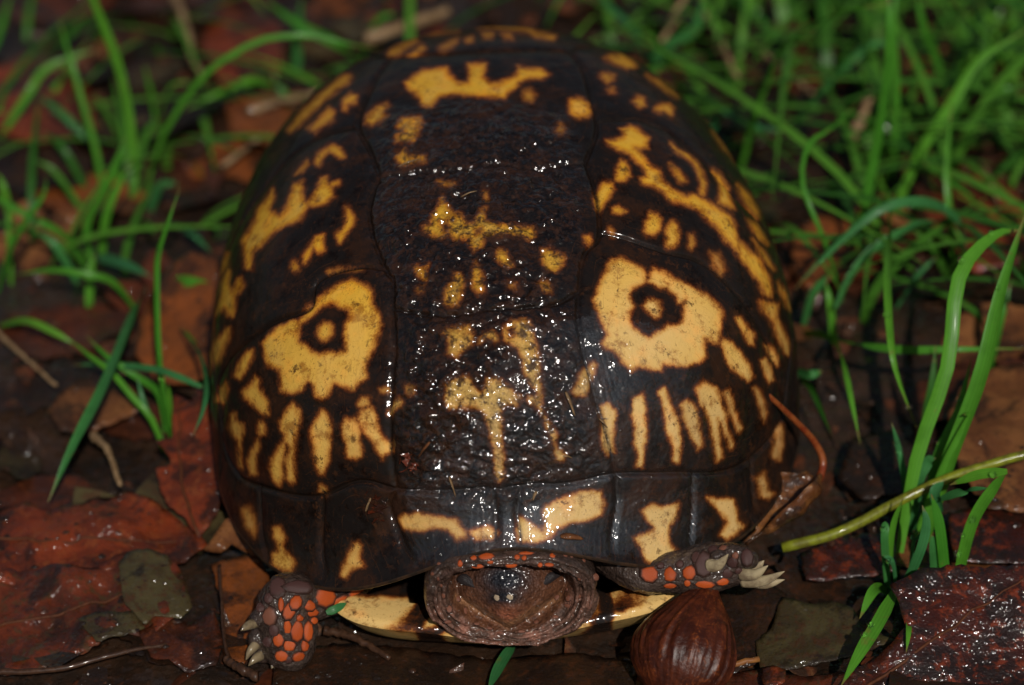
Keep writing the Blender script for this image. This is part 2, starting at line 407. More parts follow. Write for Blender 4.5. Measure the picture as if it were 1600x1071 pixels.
for k in _vk[::3]: _kd.insert((UV[k, 0], UV[k, 1], 0), int(k))
_kd.balance()
def disc(u, v): return DISC[_kd.find((u, v, 0))[1]]
def D(*pp):                                     # photo pixels (big numbers) or positions on the flattened shell -> flattened shell
    return [disc(*p) if abs(p[0]) > 5 or abs(p[1]) > 5 else np.array(p, float) for p in pp]
ring = D((785, 762), (700, 768), (617, 765), (560, 752), (490, 775), (420, 765), (372, 742), (350, 690), (-.80, -.35), (-.86, -.1), (-.86, .15), (-.78, .4), (-.6, .6), (-.4, .74), (-.22, .8), (0, .82),
         (.22, .8), (.4, .74), (.6, .6), (.78, .4), (.86, .15), (.86, -.1), (.80, -.35), (1225, 650), (1190, 705), (1130, 738), (1040, 740), (965, 742), (880, 758), (785, 762))
seams = [ring,
    D((617, 765), (612, 700), (610, 600), (614, 540), (615, 483)), D((965, 742), (935, 640), (915, 560), (905, 500), (905, 455)),
    D((615, 483), (700, 492), (780, 484), (860, 476), (905, 455)),
    D((615, 483), (612, 440), (600, 420), (578, 340), (592, 275)), D((905, 455), (915, 399), (935, 370), (930, 300), (915, 252)),
    D((592, 275), (680, 268), (760, 262), (840, 262), (915, 252)),
    D((592, 275), (560, 200), (580, 140), (610, 92)), D((915, 252), (932, 190), (915, 120), (890, 82)),
    D((610, 92), (745, 84), (890, 82)),
    D((610, 92), (-.2, .42), (-.12, .58)), D((890, 82), (.2, .42), (.12, .58)), D((-.12, .58), (.12, .58)),
    D((-.12, .58), (-.22, .8)), D((.12, .58), (.22, .8)),
    D((600, 420), (570, 417), (510, 429), (492, 450), (480, 482), (425, 505), (385, 535), (345, 590), (-.80, -.35)),
    D((935, 370), (948, 366), (1014, 384), (1050, 396), (1095, 411), (1140, 447), (1167, 480), (1200, 540), (1225, 620), (.80, -.35)),
    D((560, 200), (500, 215), (440, 262), (390, 330), (-.86, .06)), D((932, 190), (1020, 195), (1090, 245), (1160, 320), (.86, .06)),
    D((-.2, .42), (-.42, .5), (-.6, .6)), D((.2, .42), (.42, .5), (.6, .6)),
    D((770, 763), (774, 800), (779, 850))+[np.array([0.0, -1.02])-np.array([.018, 0])], D((812, 762), (808, 800), (808, 850))+[np.array([.03, -1.02])],
    D((617, 765), (609, 792), (627, 840), (643, 885))+[np.array([-.225, -1.0])], D((505, 772), (503, 850), (505, 905))+[np.array([-.455, -.92])],
    D((408, 762), (410, 830), (418, 885))+[np.array([-.63, -.81])],
    D((965, 742), (961, 790), (955, 860))+[np.array([.275, -.99])], D((1086, 741), (1083, 800), (1085, 860))+[np.array([.49, -.9])],
    D((1172, 716), (1176, 780), (1188, 815))+[np.array([.70, -.74])]]
for sg in (-1, 1):
    for an, s0 in ((-28, .86), (-10, .85), (8, .85), (26, .86), (43, .82), (58, .78), (73, .78)):
        c_, s_ = math.cos(R(an))*sg, math.sin(R(an)); seams.append([np.array([c_*s0, s_*s0]), np.array([c_*1.02, s_*1.02])])
seams.append([np.array([0, .81]), np.array([0, 1.02])])
# label the scutes: draw the seams on the flattened shell, flood the regions between them
GN = 640
walls = np.zeros((GN, GN), bool); seam_pts = []
for sm in seams:
    sm = spline(sm, 12*len(sm)) if len(sm) > 2 else spline(sm, 20)
    for a, b in zip(sm[:-1], sm[1:]):
        n = max(2, int(np.linalg.norm(b-a)*GN*1.5))
        for t in np.linspace(0, 1, n):
            q = a+(b-a)*t; i, j = int((q[0]+1.05)/2.1*GN), int((q[1]+1.05)/2.1*GN)
            if 0 <= i < GN-1 and 0 <= j < GN-1: walls[i, j] = walls[i+1, j] = walls[i, j+1] = True
            rr = np.hypot(*q)
            if rr <= 1.0: seam_pts.append((math.atan2(q[1], q[0]), rr))
ii, jj = np.meshgrid(np.arange(GN), np.arange(GN), indexing='ij')
inside = np.hypot((ii+.5)/GN*2.1-1.05, (jj+.5)/GN*2.1-1.05) < 1.03
lab = np.zeros((GN, GN), int); nl = 0; sizes = {}
free = inside & ~walls
for i in range(0, GN, 4):
    for j in range(0, GN, 4):
        if free[i, j] and lab[i, j] == 0:
            nl += 1; st = [(i, j)]; lab[i, j] = nl; n = 0
            while st:
                a, b = st.pop(); n += 1
                for c, d in ((a+1, b), (a-1, b), (a, b+1), (a, b-1)):
                    if 0 <= c < GN and 0 <= d < GN and free[c, d] and lab[c, d] == 0: lab[c, d] = nl; st.append((c, d))
            sizes[nl] = n
for k, n in sizes.items():
    if n < 120: lab[lab == k] = 0
for _ in range(26):
    z = lab == 0
    for ax, sh in ((0, 1), (0, -1), (1, 1), (1, -1)):
        r_ = np.roll(lab, sh, ax); lab = np.where((lab == 0) & (r_ > 0), r_, lab)
sp = np.array(seam_pts); S3 = dome(sp[:, 0], sp[:, 1])
kd = KDTree(len(S3))
for i, p in enumerate(S3): kd.insert(p, i)
kd.balance()
PF = P0.reshape(-1, 3); NF = N0.reshape(-1, 3)
SEAM = np.array([kd.find(p)[2] for p in PF])

BLOTCH = [
 (1, [(633,132),(660,114),(699,108),(702,120),(717,133),(732,133),(732,105),(759,104),(757,126),(768,135),(780,135),(798,126),(808,122),(810,108),(819,110),(847,112),(859,120),(846,126),(825,127),(813,133),(804,144),(795,150),(789,160),(780,159),(744,157),(714,151),(687,156),(675,171),(660,169),(655,156),(639,144)]),
 (.35, [(816,146),(830,143),(838,152),(832,163),(818,160)]),
 (.9, [(607,87),(612,79),(651,63),(655,69),(618,88)]), (.8, [(637,87),(660,74),(666,79),(645,91)]), (.6, [(663,54),(690,50),(720,45),(717,53),(678,59)]),
 (.4, [(684,79),(699,70),(717,63),(714,71),(693,81)]), (.5, [(726,65),(738,62),(739,70),(729,72)]), (.6, [(753,58),(771,58),(768,65),(756,65)]),
 (1, [(744,44),(780,41),(825,45),(840,53),(867,60),(864,66),(840,63),(825,54),(780,52),(748,51)]), (.7, [(783,58),(798,57),(801,64),(789,66)]),
 (.8, [(452,207),(468,183),(495,156),(516,138),(540,120),(551,123),(546,132),(522,150),(495,174),(471,198),(456,210)]),
 (1, [(536,174),(537,159),(549,149),(558,152),(557,162),(546,167),(542,176)]), (.8, [(483,204),(498,189),(516,171),(525,177),(522,189),(507,198),(492,209)]),
 (.75, [(570,194),(573,180),(588,170),(606,164),(609,168),(600,177),(606,185),(596,194),(582,198)]),
 (.85, [(623,201),(630,189),(657,186),(662,195),(654,210),(650,222),(633,228),(618,225),(620,216),(633,210)]), (.7, [(620,255),(621,240),(633,237),(642,246),(666,246),(665,255),(648,257),(630,261)]),
 (.8, [(491,258),(498,243),(519,228),(534,234),(540,248),(531,249),(516,240),(507,249),(500,264)]), (.7, [(465,276),(471,264),(483,254),(486,258),(477,270)]),
 (.95, [(480,322),(492,309),(504,282),(513,278),(516,291),(531,284),(533,290),(521,296),(524,309),(510,321),(492,326)]),
 (.95, [(462,291),(477,285),(476,309),(482,325),(477,338),(471,348),(450,355),(432,366),(420,378),(411,387),(399,396),(396,423),(387,420),(385,396),(381,378),(393,360),(402,343),(405,327),(418,312),(429,297),(432,312),(424,330),(440,338),(450,327)]),
 (.9, [(527,369),(540,357),(543,336),(540,325),(548,327),(555,342),(552,354),(543,366),(534,384),(530,381)]), (1, [(474,414),(476,402),(489,382),(495,372),(507,369),(508,393),(498,397),(492,390),(486,405),(480,414)]),
 (.6, [(457,420),(460,410),(468,411),(468,423),(462,427)]), (.85, [(342,435),(345,417),(357,396),(361,399),(360,414),(351,429)]),
 (.85, [(339,495),(348,468),(348,444),(360,423),(363,426),(361,444),(366,456),(375,438),(382,436),(384,450),(372,465),(369,495),(360,496),(354,483)]), (.7, [(323,525),(328,498),(332,492),(333,510),(327,528)]),
 (.7, [(330,564),(331,540),(345,528),(357,513),(364,513),(361,528),(354,540),(345,564),(336,573)]), (1, [(369,588),(375,570),(387,552),(396,547),(397,558),(390,576),(379,592)]), (.85, [(340,627),(345,606),(357,597),(360,609),(351,631)]),
 (.95, [(382,612),(396,600),(402,588),(409,594),(408,606),(423,627),(424,648),(411,645),(396,630),(387,624)]),
 (1, [(411,537),(432,513),(459,501),(468,501),(480,483),(492,471),(516,456),(537,442),(549,438),(567,444),(582,456),(583,474),(594,492),(597,507),(591,528),(583,549),(574,567),(573,591),(561,600),(555,610),(537,604),(525,601),(519,609),(513,621),(504,625),(495,618),(492,604),(483,597),(477,609),(459,615),(442,612),(441,597),(441,579),(420,571),(417,558)]),
 (.45, [(513,425),(530,420),(567,419),(566,423),(530,425)]), (.9, [(646,418),(654,417),(657,423),(672,415),(665,438),(657,435),(650,426)]), (.6, [(654,450),(663,447),(661,459),(653,459)]),
 (.95, [(660,358),(673,352),(676,338),(687,321),(693,310),(697,324),(708,336),(722,340),(730,351),(741,351),(747,339),(759,330),(760,348),(780,357),(804,355),(834,357),(837,372),(825,376),(798,372),(780,375),(759,376),(753,390),(742,395),(735,387),(732,378),(714,376),(702,369),(693,375),(678,372),(666,366)]),
 (.8, [(693,474),(697,456),(705,444),(711,430),(720,429),(726,441),(724,462),(717,477),(702,480)]), (.95, [(738,441),(739,423),(744,412),(750,420),(756,441),(757,459),(747,462),(739,453)]),
 (1, [(776,402),(780,393),(789,397),(798,411),(804,420),(792,419),(780,416),(776,410)]), (.95, [(845,408),(847,395),(858,390),(867,397),(882,402),(879,417),(867,426),(855,423),(849,420)]),
 (.6, [(840,444),(846,438),(855,441),(861,447),(860,459),(849,456)]), (.45, [(792,444),(807,446),(806,453),(794,453)]), (.9, [(912,372),(921,369),(925,378),(919,385),(913,381)]), (.5, [(952,358),(958,361),(961,372),(955,372)]),
 (.95, [(1005,363),(1008,345),(1012,336),(1026,336),(1032,345),(1030,360),(1023,369),(1011,369)]), (.8, [(1039,387),(1039,357),(1047,349),(1057,354),(1060,369),(1054,387),(1045,390)]), (.45, [(1074,387),(1075,369),(1081,369),(1084,384),(1080,391)]),
 (.22, [(1108,395),(1122,398),(1132,425),(1126,432),(1112,415)]),
 (1, [(927,468),(943,429),(954,409),(969,405),(984,414),(1000,420),(1006,430),(1005,441),(1009,444),(1015,439),(1014,429),(1020,421),(1035,426),(1053,438),(1080,450),(1104,463),(1119,477),(1126,489),(1125,507),(1122,522),(1119,537),(1107,534),(1098,529),(1098,540),(1101,558),(1089,567),(1068,573),(1050,573),(1034,570),(1032,580),(1020,579),(1008,576),(996,574),(984,580),(975,570),(966,561),(957,549),(942,544),(940,537),(948,525),(939,507),(933,489)]),
 (1, [(947,222),(960,222),(972,216),(969,204),(984,199),(996,204),(1012,219),(1011,234),(1000,237),(990,234),(1005,246),(1014,261),(1029,270),(1035,285),(1050,300),(1068,309),(1086,307),(1104,318),(1125,330),(1140,339),(1147,360),(1149,375),(1167,393),(1185,408),(1197,432),(1203,456),(1200,466),(1191,462),(1182,441),(1167,423),(1152,405),(1146,390),(1131,378),(1116,357),(1098,342),(1086,330),(1062,321),(1044,315),(1035,303),(1017,294),(1002,291),(999,282),(1008,279),(1003,264),(987,252),(984,244),(966,238),(954,231)]),
 (.8, [(1047,226),(1058,235),(1073,242),(1088,254),(1097,272),(1102,290),(1098,310),(1090,308),(1092,290),(1088,274),(1080,258),(1068,248),(1054,240)]), (.85, [(1113,267),(1125,276),(1137,294),(1140,309),(1146,330),(1134,326),(1119,320),(1122,306),(1123,290)]),
 (.6, [(1044,258),(1059,270),(1071,288),(1059,288),(1050,273)]), (1, [(961,285),(963,267),(969,253),(978,256),(984,279),(972,285)]), (.95, [(928,318),(930,303),(942,286),(957,288),(960,297),(948,315),(939,330),(931,327)]),
 (.9, [(955,327),(966,324),(978,333),(969,336),(957,334)]), (1, [(888,168),(892,157),(909,156),(924,165),(925,174),(918,186),(903,187),(891,180)]), (.3, [(867,207),(876,195),(882,204),(879,214)]),
 (.9, [(943,94),(954,87),(972,87),(987,99),(993,108),(978,111),(963,105)]), (.75, [(937,120),(948,115),(960,120),(960,129),(948,132)]), (.45, [(948,141),(957,140),(960,147),(952,148)]), (.8, [(987,162),(996,153),(1005,156),(1008,168),(999,172)]),
 (.75, [(1021,174),(1026,166),(1044,166),(1050,174),(1048,186),(1041,180),(1029,178)]), (.5, [(1008,120),(1029,129),(1050,147),(1056,156),(1038,147),(1014,129)]), (.55, [(1110,207),(1134,231),(1155,255),(1149,257),(1126,234)]),
 (.8, [(1149,291),(1167,306),(1182,333),(1184,343),(1170,327),(1158,309)]), (.8, [(1165,345),(1176,348),(1191,369),(1197,384),(1185,378),(1173,363)]), (.7, [(1173,375),(1182,387),(1197,405),(1206,423),(1197,416),(1182,398)]),
 (.75, [(1183,471),(1212,477),(1210,498),(1221,516),(1230,537),(1231,555),(1224,552),(1212,528),(1203,501),(1188,486)]), (.8, [(1212,441),(1224,459),(1233,486),(1227,482),(1215,458)]),
 (.95, [(1147,498),(1155,496),(1167,513),(1176,522),(1174,540),(1167,537),(1155,516)]), (1, [(1123,537),(1128,532),(1140,537),(1155,552),(1167,573),(1173,588),(1165,595),(1146,582),(1134,567)]), (.85, [(1194,540),(1203,540),(1213,558),(1213,570),(1203,561)]), (.8, [(1186,564),(1194,561),(1203,573),(1207,594),(1200,597),(1191,582)]),
 (1, [(786,516),(798,504),(819,502),(829,510),(834,528),(838,546),(843,570),(844,594),(847,615),(845,636),(858,660),(867,675),(870,699),(882,708),(880,717),(870,717),(864,702),(858,681),(851,657),(840,638),(828,630),(825,621),(837,615),(831,603),(819,585),(816,564),(810,546),(798,543),(789,534)]),
 (.9, [(693,522),(702,514),(735,510),(741,525),(735,540),(720,552),(714,561),(699,555),(702,540),(699,531)]), (.9, [(748,537),(756,522),(771,519),(780,534),(774,539),(763,530)]),
 (1, [(696,602),(714,591),(732,588),(744,606),(753,615),(762,594),(777,592),(790,600),(800,612),(812,618),(806,634),(792,632),(784,640),(783,672),(786,700),(787,744),(780,753),(774,741),(771,699),(765,669),(759,648),(744,637),(720,636),(702,639),(696,630)]),
 (.7, [(894,612),(903,591),(912,576),(927,567),(931,570),(924,600),(915,618),(900,621)]),
 (.9, [(939,636),(948,630),(961,642),(960,660),(957,687),(960,708),(948,711),(939,696),(939,669),(943,657)]), (1, [(987,624),(1002,615),(1006,630),(1008,672),(1005,699),(1003,732),(993,729),(996,711),(990,693),(990,669),(984,645)]),
 (1, [(1026,612),(1036,607),(1045,630),(1059,666),(1062,690),(1059,723),(1051,720),(1048,696),(1038,669),(1035,642)]), (.75, [(1060,633),(1068,625),(1080,630),(1089,657),(1095,696),(1089,702),(1077,681),(1068,660)]),
 (.85, [(1083,606),(1098,596),(1116,606),(1125,633),(1131,660),(1144,696),(1140,702),(1128,672),(1119,654),(1119,675),(1126,714),(1119,720),(1110,678),(1104,651),(1089,627)]), (.65, [(1128,615),(1137,609),(1144,639),(1155,669),(1149,675),(1137,645)]),
 (.5, [(1173,606),(1185,609),(1195,645),(1191,660),(1182,630)]), (.45, [(1213,669),(1221,663),(1221,690),(1215,720),(1203,714),(1209,693)]),
 (.9, [(852,792),(879,777),(909,768),(939,768),(943,786),(939,804),(915,813),(891,816),(873,825),(861,840),(849,834),(852,816),(846,800)]), (1, [(810,807),(825,816),(849,834),(858,840),(840,849),(810,845),(807,828)]),
 (.9, [(1002,798),(1014,789),(1035,792),(1059,786),(1056,810),(1044,822),(1041,837),(1047,855),(1062,867),(1056,876),(1035,882),(1011,880),(999,855),(990,840),(1005,834),(1020,825),(1008,813)]), (.8, [(1103,777),(1125,780),(1143,780),(1148,801),(1152,816),(1162,825),(1146,837),(1134,843),(1125,837),(1134,816),(1119,795)]),
 (.5, [(1181,747),(1191,738),(1196,756),(1197,768),(1209,771),(1200,780),(1185,777),(1185,762)]), (.75, [(624,813),(633,804),(654,801),(690,807),(714,813),(726,828),(729,840),(714,843),(699,828),(675,825),(654,831),(630,825)]), (1, [(735,831),(762,822),(777,831),(768,843),(744,843)]),
 (.75, [(561,846),(567,852),(564,870),(571,885),(555,888),(540,903),(532,900),(540,882),(549,864),(555,849)]), (.75, [(429,825),(441,823),(447,840),(444,855),(453,864),(462,879),(456,893),(435,890),(424,882),(426,867),(435,861),(436,846),(429,840)]), (.25, [(378,795),(392,790),(402,820),(398,840),(385,825)]),
 (.95, [(441,657),(450,642),(462,630),(471,642),(471,666),(464,690),(462,720),(462,750),(456,756),(450,747),(450,720),(456,699),(450,693),(444,720),(444,744),(438,759),(429,750),(424,732),(429,714),(444,693),(450,678),(442,672)]),
 (1, [(489,672),(495,657),(504,642),(513,645),(519,663),(519,690),(514,720),(507,741),(501,741),(495,726),(492,702),(489,687)]), (.85, [(537,666),(543,655),(555,654),(564,663),(564,690),(567,711),(558,717),(544,714),(544,693),(538,678)]),
 (1, [(561,654),(567,642),(582,636),(588,648),(591,666),(598,684),(609,693),(613,705),(603,709),(597,717),(591,705),(588,693),(576,681),(567,669)]), (.7, [(561,633),(567,621),(579,621),(579,633),(567,637)]), (1, [(606,648),(612,633),(624,622),(631,628),(627,634),(615,640),(612,649)]),
 (.7, [(361,669),(364,648),(372,645),(372,657),(384,663),(385,675),(379,693),(381,732),(375,729),(375,690),(364,675)]), (.8, [(406,666),(409,657),(417,663),(417,678),(409,681)]), (.65, [(388,720),(399,699),(406,685),(409,696),(403,717),(402,741),(393,742)]),
 (.5, [(499,768),(501,759),(510,762),(510,771),(504,777)]), (.5, [(595,609),(606,606),(609,612),(597,614)]), (.5, [(633,603),(648,603),(649,615),(639,618)]), (.4, [(681,288),(693,285),(711,290),(708,294),(690,294)]), (.6, [(756,303),(763,302),(762,315),(757,314)]),
 (1, [(496,525),(498,510),(507,504),(519,505),(524,513),(523,525),(514,534),(504,535)]), (1, [(1003,480),(1011,469),(1020,468),(1029,474),(1033,486),(1029,496),(1020,498),(1009,490)])]
HOLES = [[(468,534),(471,507),(486,498),(507,480),(522,477),(534,484),(547,486),(546,501),(541,510),(541,549),(528,553),(516,550),(501,555),(489,549),(480,540)],
 [(981,462),(987,453),(999,448),(1008,441),(1017,444),(1026,451),(1041,454),(1053,463),(1059,474),(1068,471),(1065,492),(1063,507),(1053,511),(1041,510),(1035,517),(1020,525),(1011,529),(999,523),(987,513),(982,498),(987,480),(982,471)],
 [(690,352),(700,350),(704,360),(696,366)], [(744,364),(752,363),(751,370),(744,370)], [(790,516),(802,512),(806,524),(796,530)]]
pupils = BLOTCH[-2:]; main = BLOTCH[:-2]
PAT = np.full(len(UV), -60.0); BRI = np.ones(len(UV))
vi = np.where(VIS)[0]
sd1, b1 = paint(UV[vi], main, HOLES); sd2, b2 = paint(UV[vi], pupils)
PAT[vi] = np.maximum(sd1, sd2-1.5); BRI[vi] = np.where(sd2 > sd1, b2, b1)
hid = np.where(~VIS)[0]                          # the far side: the same kind of streaks and blotches
an = np.arctan2(PF[hid, 1], PF[hid, 0])
q_ = np.stack([np.cos(an)*9, np.sin(an)*9, PF[hid, 2]*.35], -1)
PAT[hid] = (fbm(q_, .9, 21, 3)-.16)*90; BRI[hid] = .8
MUD = np.zeros(len(UV)); WET = np.zeros(len(UV))
MUD[vi] = np.clip(sdpoly(UV[vi], [(600,190),(700,170),(880,185),(925,300),(900,450),(915,560),(935,640),(945,730),(780,800),(625,780),(612,600),(610,500),(575,350)])/60+.3, 0, 1)
WET[vi] = np.clip(sdpoly(UV[vi], [(930,480),(1010,500),(1090,560),(1120,690),(1100,870),(860,880),(640,890),(620,770),(740,640),(800,500)])/50+.4, 0, 1)
MUD[hid] = .2
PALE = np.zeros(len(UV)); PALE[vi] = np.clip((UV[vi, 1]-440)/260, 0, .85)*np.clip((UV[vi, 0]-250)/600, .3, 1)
PALE[vi] = np.maximum(PALE[vi], .75*np.exp(-((UV[vi, 0]-1020)/130)**2-((UV[vi, 1]-520)/110)**2))  # right eye patch lightened: its wet sheen put into the pale colour
# relief in the geometry: seams sunk, scutes domed, caked dirt and pits on the keel
NO = fbm(PF, 2.2, 5, 3); NO2 = fbm(PF, 7.0, 31, 3)
disp = -.06*np.exp(-(SEAM/.045)**2)+.05*(1-np.exp(-SEAM/.35))+.02*NO+(.085*NO2+.04*NO-.05*np.clip(fbm(PF, 4.2, 47, 2)-.22, 0, 1))*MUD
keel = np.exp(-((PF[:, 0]-.12)/.45)**2); disp += .03*keel*(1-SG.ravel()**4)
disp *= np.clip((1-SG.ravel())/.02, 0, 1)*.9+.1
eb = disp*0
PD = PF+NF*disp[:, None]
ND = grid_normals(PD.reshape(NS, NP, 3)).reshape(-1, 3)
# faces -> one mesh for each scute
idx = np.arange(NS*NP).reshape(NS, NP)
FQ = np.stack([idx[:-1], idx[1:], np.roll(idx[1:], -1, 1), np.roll(idx[:-1], -1, 1)], -1).reshape(-1, 4)
ctr = (DISC[FQ[:, 0]]+DISC[FQ[:, 2]])/2
flab = lab[np.clip(((ctr[:, 0]+1.05)/2.1*GN).astype(int), 0, GN-1), np.clip(((ctr[:, 1]+1.05)/2.1*GN).astype(int), 0, GN-1)]

turtle = empty('box_turtle', (0, 0, 0))
tag(turtle, 'box turtle with a wet black domed shell blotched yellow, head drawn in', 'turtle')
# the shell's own rim and inside
NI = 240
ph = np.linspace(0, 2*math.pi, NI, endpoint=False)
rim = dome(ph, np.ones(NI)); c0 = np.array([0, 0, 0.0])
rows = []
for k_, dz in ((1.0, 0.0), (1.004, -.05), (.996, -.10), (.975, -.12), (.93, -.02), (.90, .15)):
    p = rim*np.array([k_, k_, 1])+np.array([0, 0, dz]); rows.append(p)
for s_ in (.86, .7, .5, .3, .1, .01): rows.append(dome(ph, np.full(NI, s_))*np.array([.93, .93, .9]))
V = np.concatenate(rows); k = np.arange(len(rows)*NI).reshape(len(rows), NI)
F = np.stack([k[:-1], np.roll(k[:-1], -1, 1), np.roll(k[1:], -1, 1), k[1:]], -1).reshape(-1, 4)
carapace = obj('carapace', mesh_np('carapace', V, F, MAT['bone']), turtle)
for L in sorted(set(flab.tolist())):
    if L == 0: continue
    f = FQ[flab == L]
    used, inv = np.unique(f.ravel(), return_inverse=True); f2 = inv.reshape(-1, 4)
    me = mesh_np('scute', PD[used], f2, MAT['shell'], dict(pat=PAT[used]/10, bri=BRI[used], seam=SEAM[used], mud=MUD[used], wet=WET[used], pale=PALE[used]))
    me.normals_split_custom_set_from_vertices(ND[used].tolist())
    obj('scute', me, carapace)

# ------------------------------------------------------------------ lower shell
NPp, NSp = 300, 70
pg, sg2 = np.meshgrid(np.linspace(0, 2*math.pi, NPp, endpoint=False), np.concatenate([np.linspace(.02, .8, 20), np.linspace(.805, 1, 50)]))
c_, s_ = np.cos(pg), np.sin(pg); a_, b_, n_ = 3.6, np.where(s_ < 0, 6.7, 6.5), 5.4
Rp = 1/((np.abs(c_)/a_)**n_+(np.abs(s_)/b_)**n_)**(1/n_)
lift = np.where(s_ < 0, .86, .45)*np.clip((sg2-.90)/.1, 0, 1)**1.15
PP = np.stack([Rp*c_*sg2+.08, Rp*s_*sg2*(1+0*sg2), .06+lift], -1)
PP[..., 2] -= .22*np.exp(-((PP[..., 0]-.1)/1.1)**2)*(s_ < 0)*np.clip((sg2-.9)/.1, 0, 1)
PP[..., 1] -= .22*np.exp(-((PP[..., 0]-.1)/1.3)**2)*(s_ < 0)*np.clip((sg2-.6)/.4, 0, 1)
PP[..., 2] += .02*fbm(PP.reshape(-1, 3), 1.5, 4).reshape(PP.shape[:2])
inner = PP[-1]*np.array([.97, .97, 1])+np.array([0, 0, .06]); inn2 = PP[-1]*np.array([.9, .9, 1])+np.array([0, 0, .02])
PP = np.concatenate([PP, inner[None], inn2[None]]); nr = len(PP)
uvp = proj(PP.reshape(-1, 3))
PLY = [(1, [(470,930),(648,935),(648,966),(615,970),(592,978),(618,986),(652,990),(656,1020),(470,1020)]), (.9, [(664,945),(680,960),(685,975),(672,985),(665,970)]),
       (.9, [(685,985),(720,992),(745,1002),(765,1008),(735,1016),(700,1006)]), (.9, [(855,1000),(880,985),(905,970),(925,965),(925,978),(900,998),(865,1010)]), (.9, [(922,935),(932,933),(935,957),(925,964)]),
       (1, [(955,922),(1100,915),(1100,990),(957,990),(957,957),(1022,950),(1018,944),(957,945)])]
ps, pb = paint(uvp, PLY); kk = np.arange(nr*NPp).reshape(nr, NPp)
F = np.stack([kk[:-1], np.roll(kk[:-1], -1, 1), np.roll(kk[1:], -1, 1), kk[1:]], -1).reshape(-1, 4)
z0 = np.zeros(nr*NPp)
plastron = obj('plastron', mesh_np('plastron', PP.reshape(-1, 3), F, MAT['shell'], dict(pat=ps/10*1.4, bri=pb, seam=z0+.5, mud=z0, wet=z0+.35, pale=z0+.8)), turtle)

# ------------------------------------------------------------------ head, neck folds and forelegs: one continuous skin
bm = bmesh.new()
def add_loft(rows):
    rows = [np.asarray(r) for r in rows]; n = len(rows[0]); vs = [[bm.verts.new(p) for p in r] for r in rows]
    for a, b in zip(vs[:-1], vs[1:]):
        for k in range(n): bm.faces.new([a[k], a[(k+1) % n], b[(k+1) % n], b[k]])
    bm.faces.new(vs[0][::-1]); bm.faces.new(vs[-1])
def add_chain(pts, rad, n=20, steps=10):
    P = spline(pts, steps*(len(pts)-1)+1); r_ = np.interp(np.linspace(0, len(pts)-1, len(P)), range(len(pts)), rad)
    t0 = P[0]-P[1]; t0 /= np.linalg.norm(t0); t1 = P[-1]-P[-2]; t1 /= np.linalg.norm(t1)
    P = np.vstack([P[0]+t0*r_[0]*.85, P[0]+t0*r_[0]*.5, P, P[-1]+t1*r_[-1]*.5, P[-1]+t1*r_[-1]*.85]); r_ = np.concatenate([[r_[0]*.4, r_[0]*.85], r_, [r_[-1]*.85, r_[-1]*.4]])
    V, F = tube(P, r_, n); vs = [bm.verts.new(p) for p in V]
    for f in F: bm.faces.new([vs[i] for i in f])
# torso inside the shell
add_loft([np.stack([4.35*math.cos(t)*np.cos(np.linspace(0, 2*math.pi, 40, endpoint=False)), 5.5*math.cos(t)*np.sin(np.linspace(0, 2*math.pi, 40, endpoint=False)), np.full(40, 1.9+1.75*math.sin(t))], -1) for t in np.linspace(-1.45, 1.45, 18)])
# neck skin: rings that run out over the collar and in again in three folds
TH = np.linspace(0, 2*math.pi, 160, endpoint=False)
def loop(sc, y, wob=0.0, seed=0, tilt=.0):
    c, s = np.cos(TH), np.sin(TH); n = 2.5
    r_ = 1/((np.abs(c)/1.42)**n+(np.abs(s)/np.where(s > 0, .92, 1.0))**n)**(1/n)
    top = np.clip(s, 0, 1); sc = sc-.5*max(0, 1-sc)*np.clip(-s+.25, 0, 1)
    x = .12+r_*c*sc; z = 1.74+r_*s*sc-.05*c
    P = np.stack([x, np.full_like(x, y)-.10*top-.16*np.clip(-s, 0, 1)*(1-.2*sc), z], -1)
    nz = fbm(np.stack([np.cos(TH)*3+seed, np.sin(TH)*3, TH*0], -1), 1.6, 40+seed, 3)
    P[:, 1] += wob*nz; P[:, 0] += wob*.5*nz*c; P[:, 2] += wob*.5*nz*s
    return P
rowsn = [loop(.95, -5.2), loop(1.0, -6.2), loop(1.03, -6.6, .06, 1), loop(1.03, -6.78, .12, 2), loop(1.0, -6.88, .15, 3), loop(.965, -6.86, .13, 4), loop(.945, -6.76, .08, 5),
         loop(.925, -6.88, .08, 6), loop(.90, -6.93, .1, 7), loop(.87, -6.86, .1, 8), loop(.855, -6.74, .05, 9), loop(.835, -6.84, .1, 10), loop(.81, -6.87, .1, 11), loop(.785, -6.78, .08, 12), loop(.76, -6.62, .05, 13),
         loop(.70, -6.35), loop(.62, -6.05), loop(.5, -5.8)]
add_loft(rowsn)
# head
hx = .10
secs = [(-4.6, .9, 2.3, .5), (-5.6, 1.05, 2.40, .6), (-6.1, 1.05, 2.38, .72), (-6.4, .98, 2.30, .84), (-6.65, .78, 2.18, .95), (-6.87, .50, 2.02, 1.02), (-7.02, .28, 1.88, 1.06), (-7.12, .13, 1.72, 1.16)]
rh = []
for y, hw, zt, zb in secs:
    an = np.linspace(0, 2*math.pi, 48, endpoint=False); c, s = np.cos(an), np.sin(an); n = 2.4
    r_ = 1/((np.abs(c))**n+(np.abs(s))**n)**(1/n); wid = hw*(1-.28*np.clip(-s, 0, 1)-.30*np.clip(s, 0, 1))
    rh.append(np.stack([hx+wid*r_*c, np.full(48, y)+.12*np.clip(-s, 0, 1), (zt+zb)/2+(zt-zb)/2*r_*s], -1))
add_loft(rh)
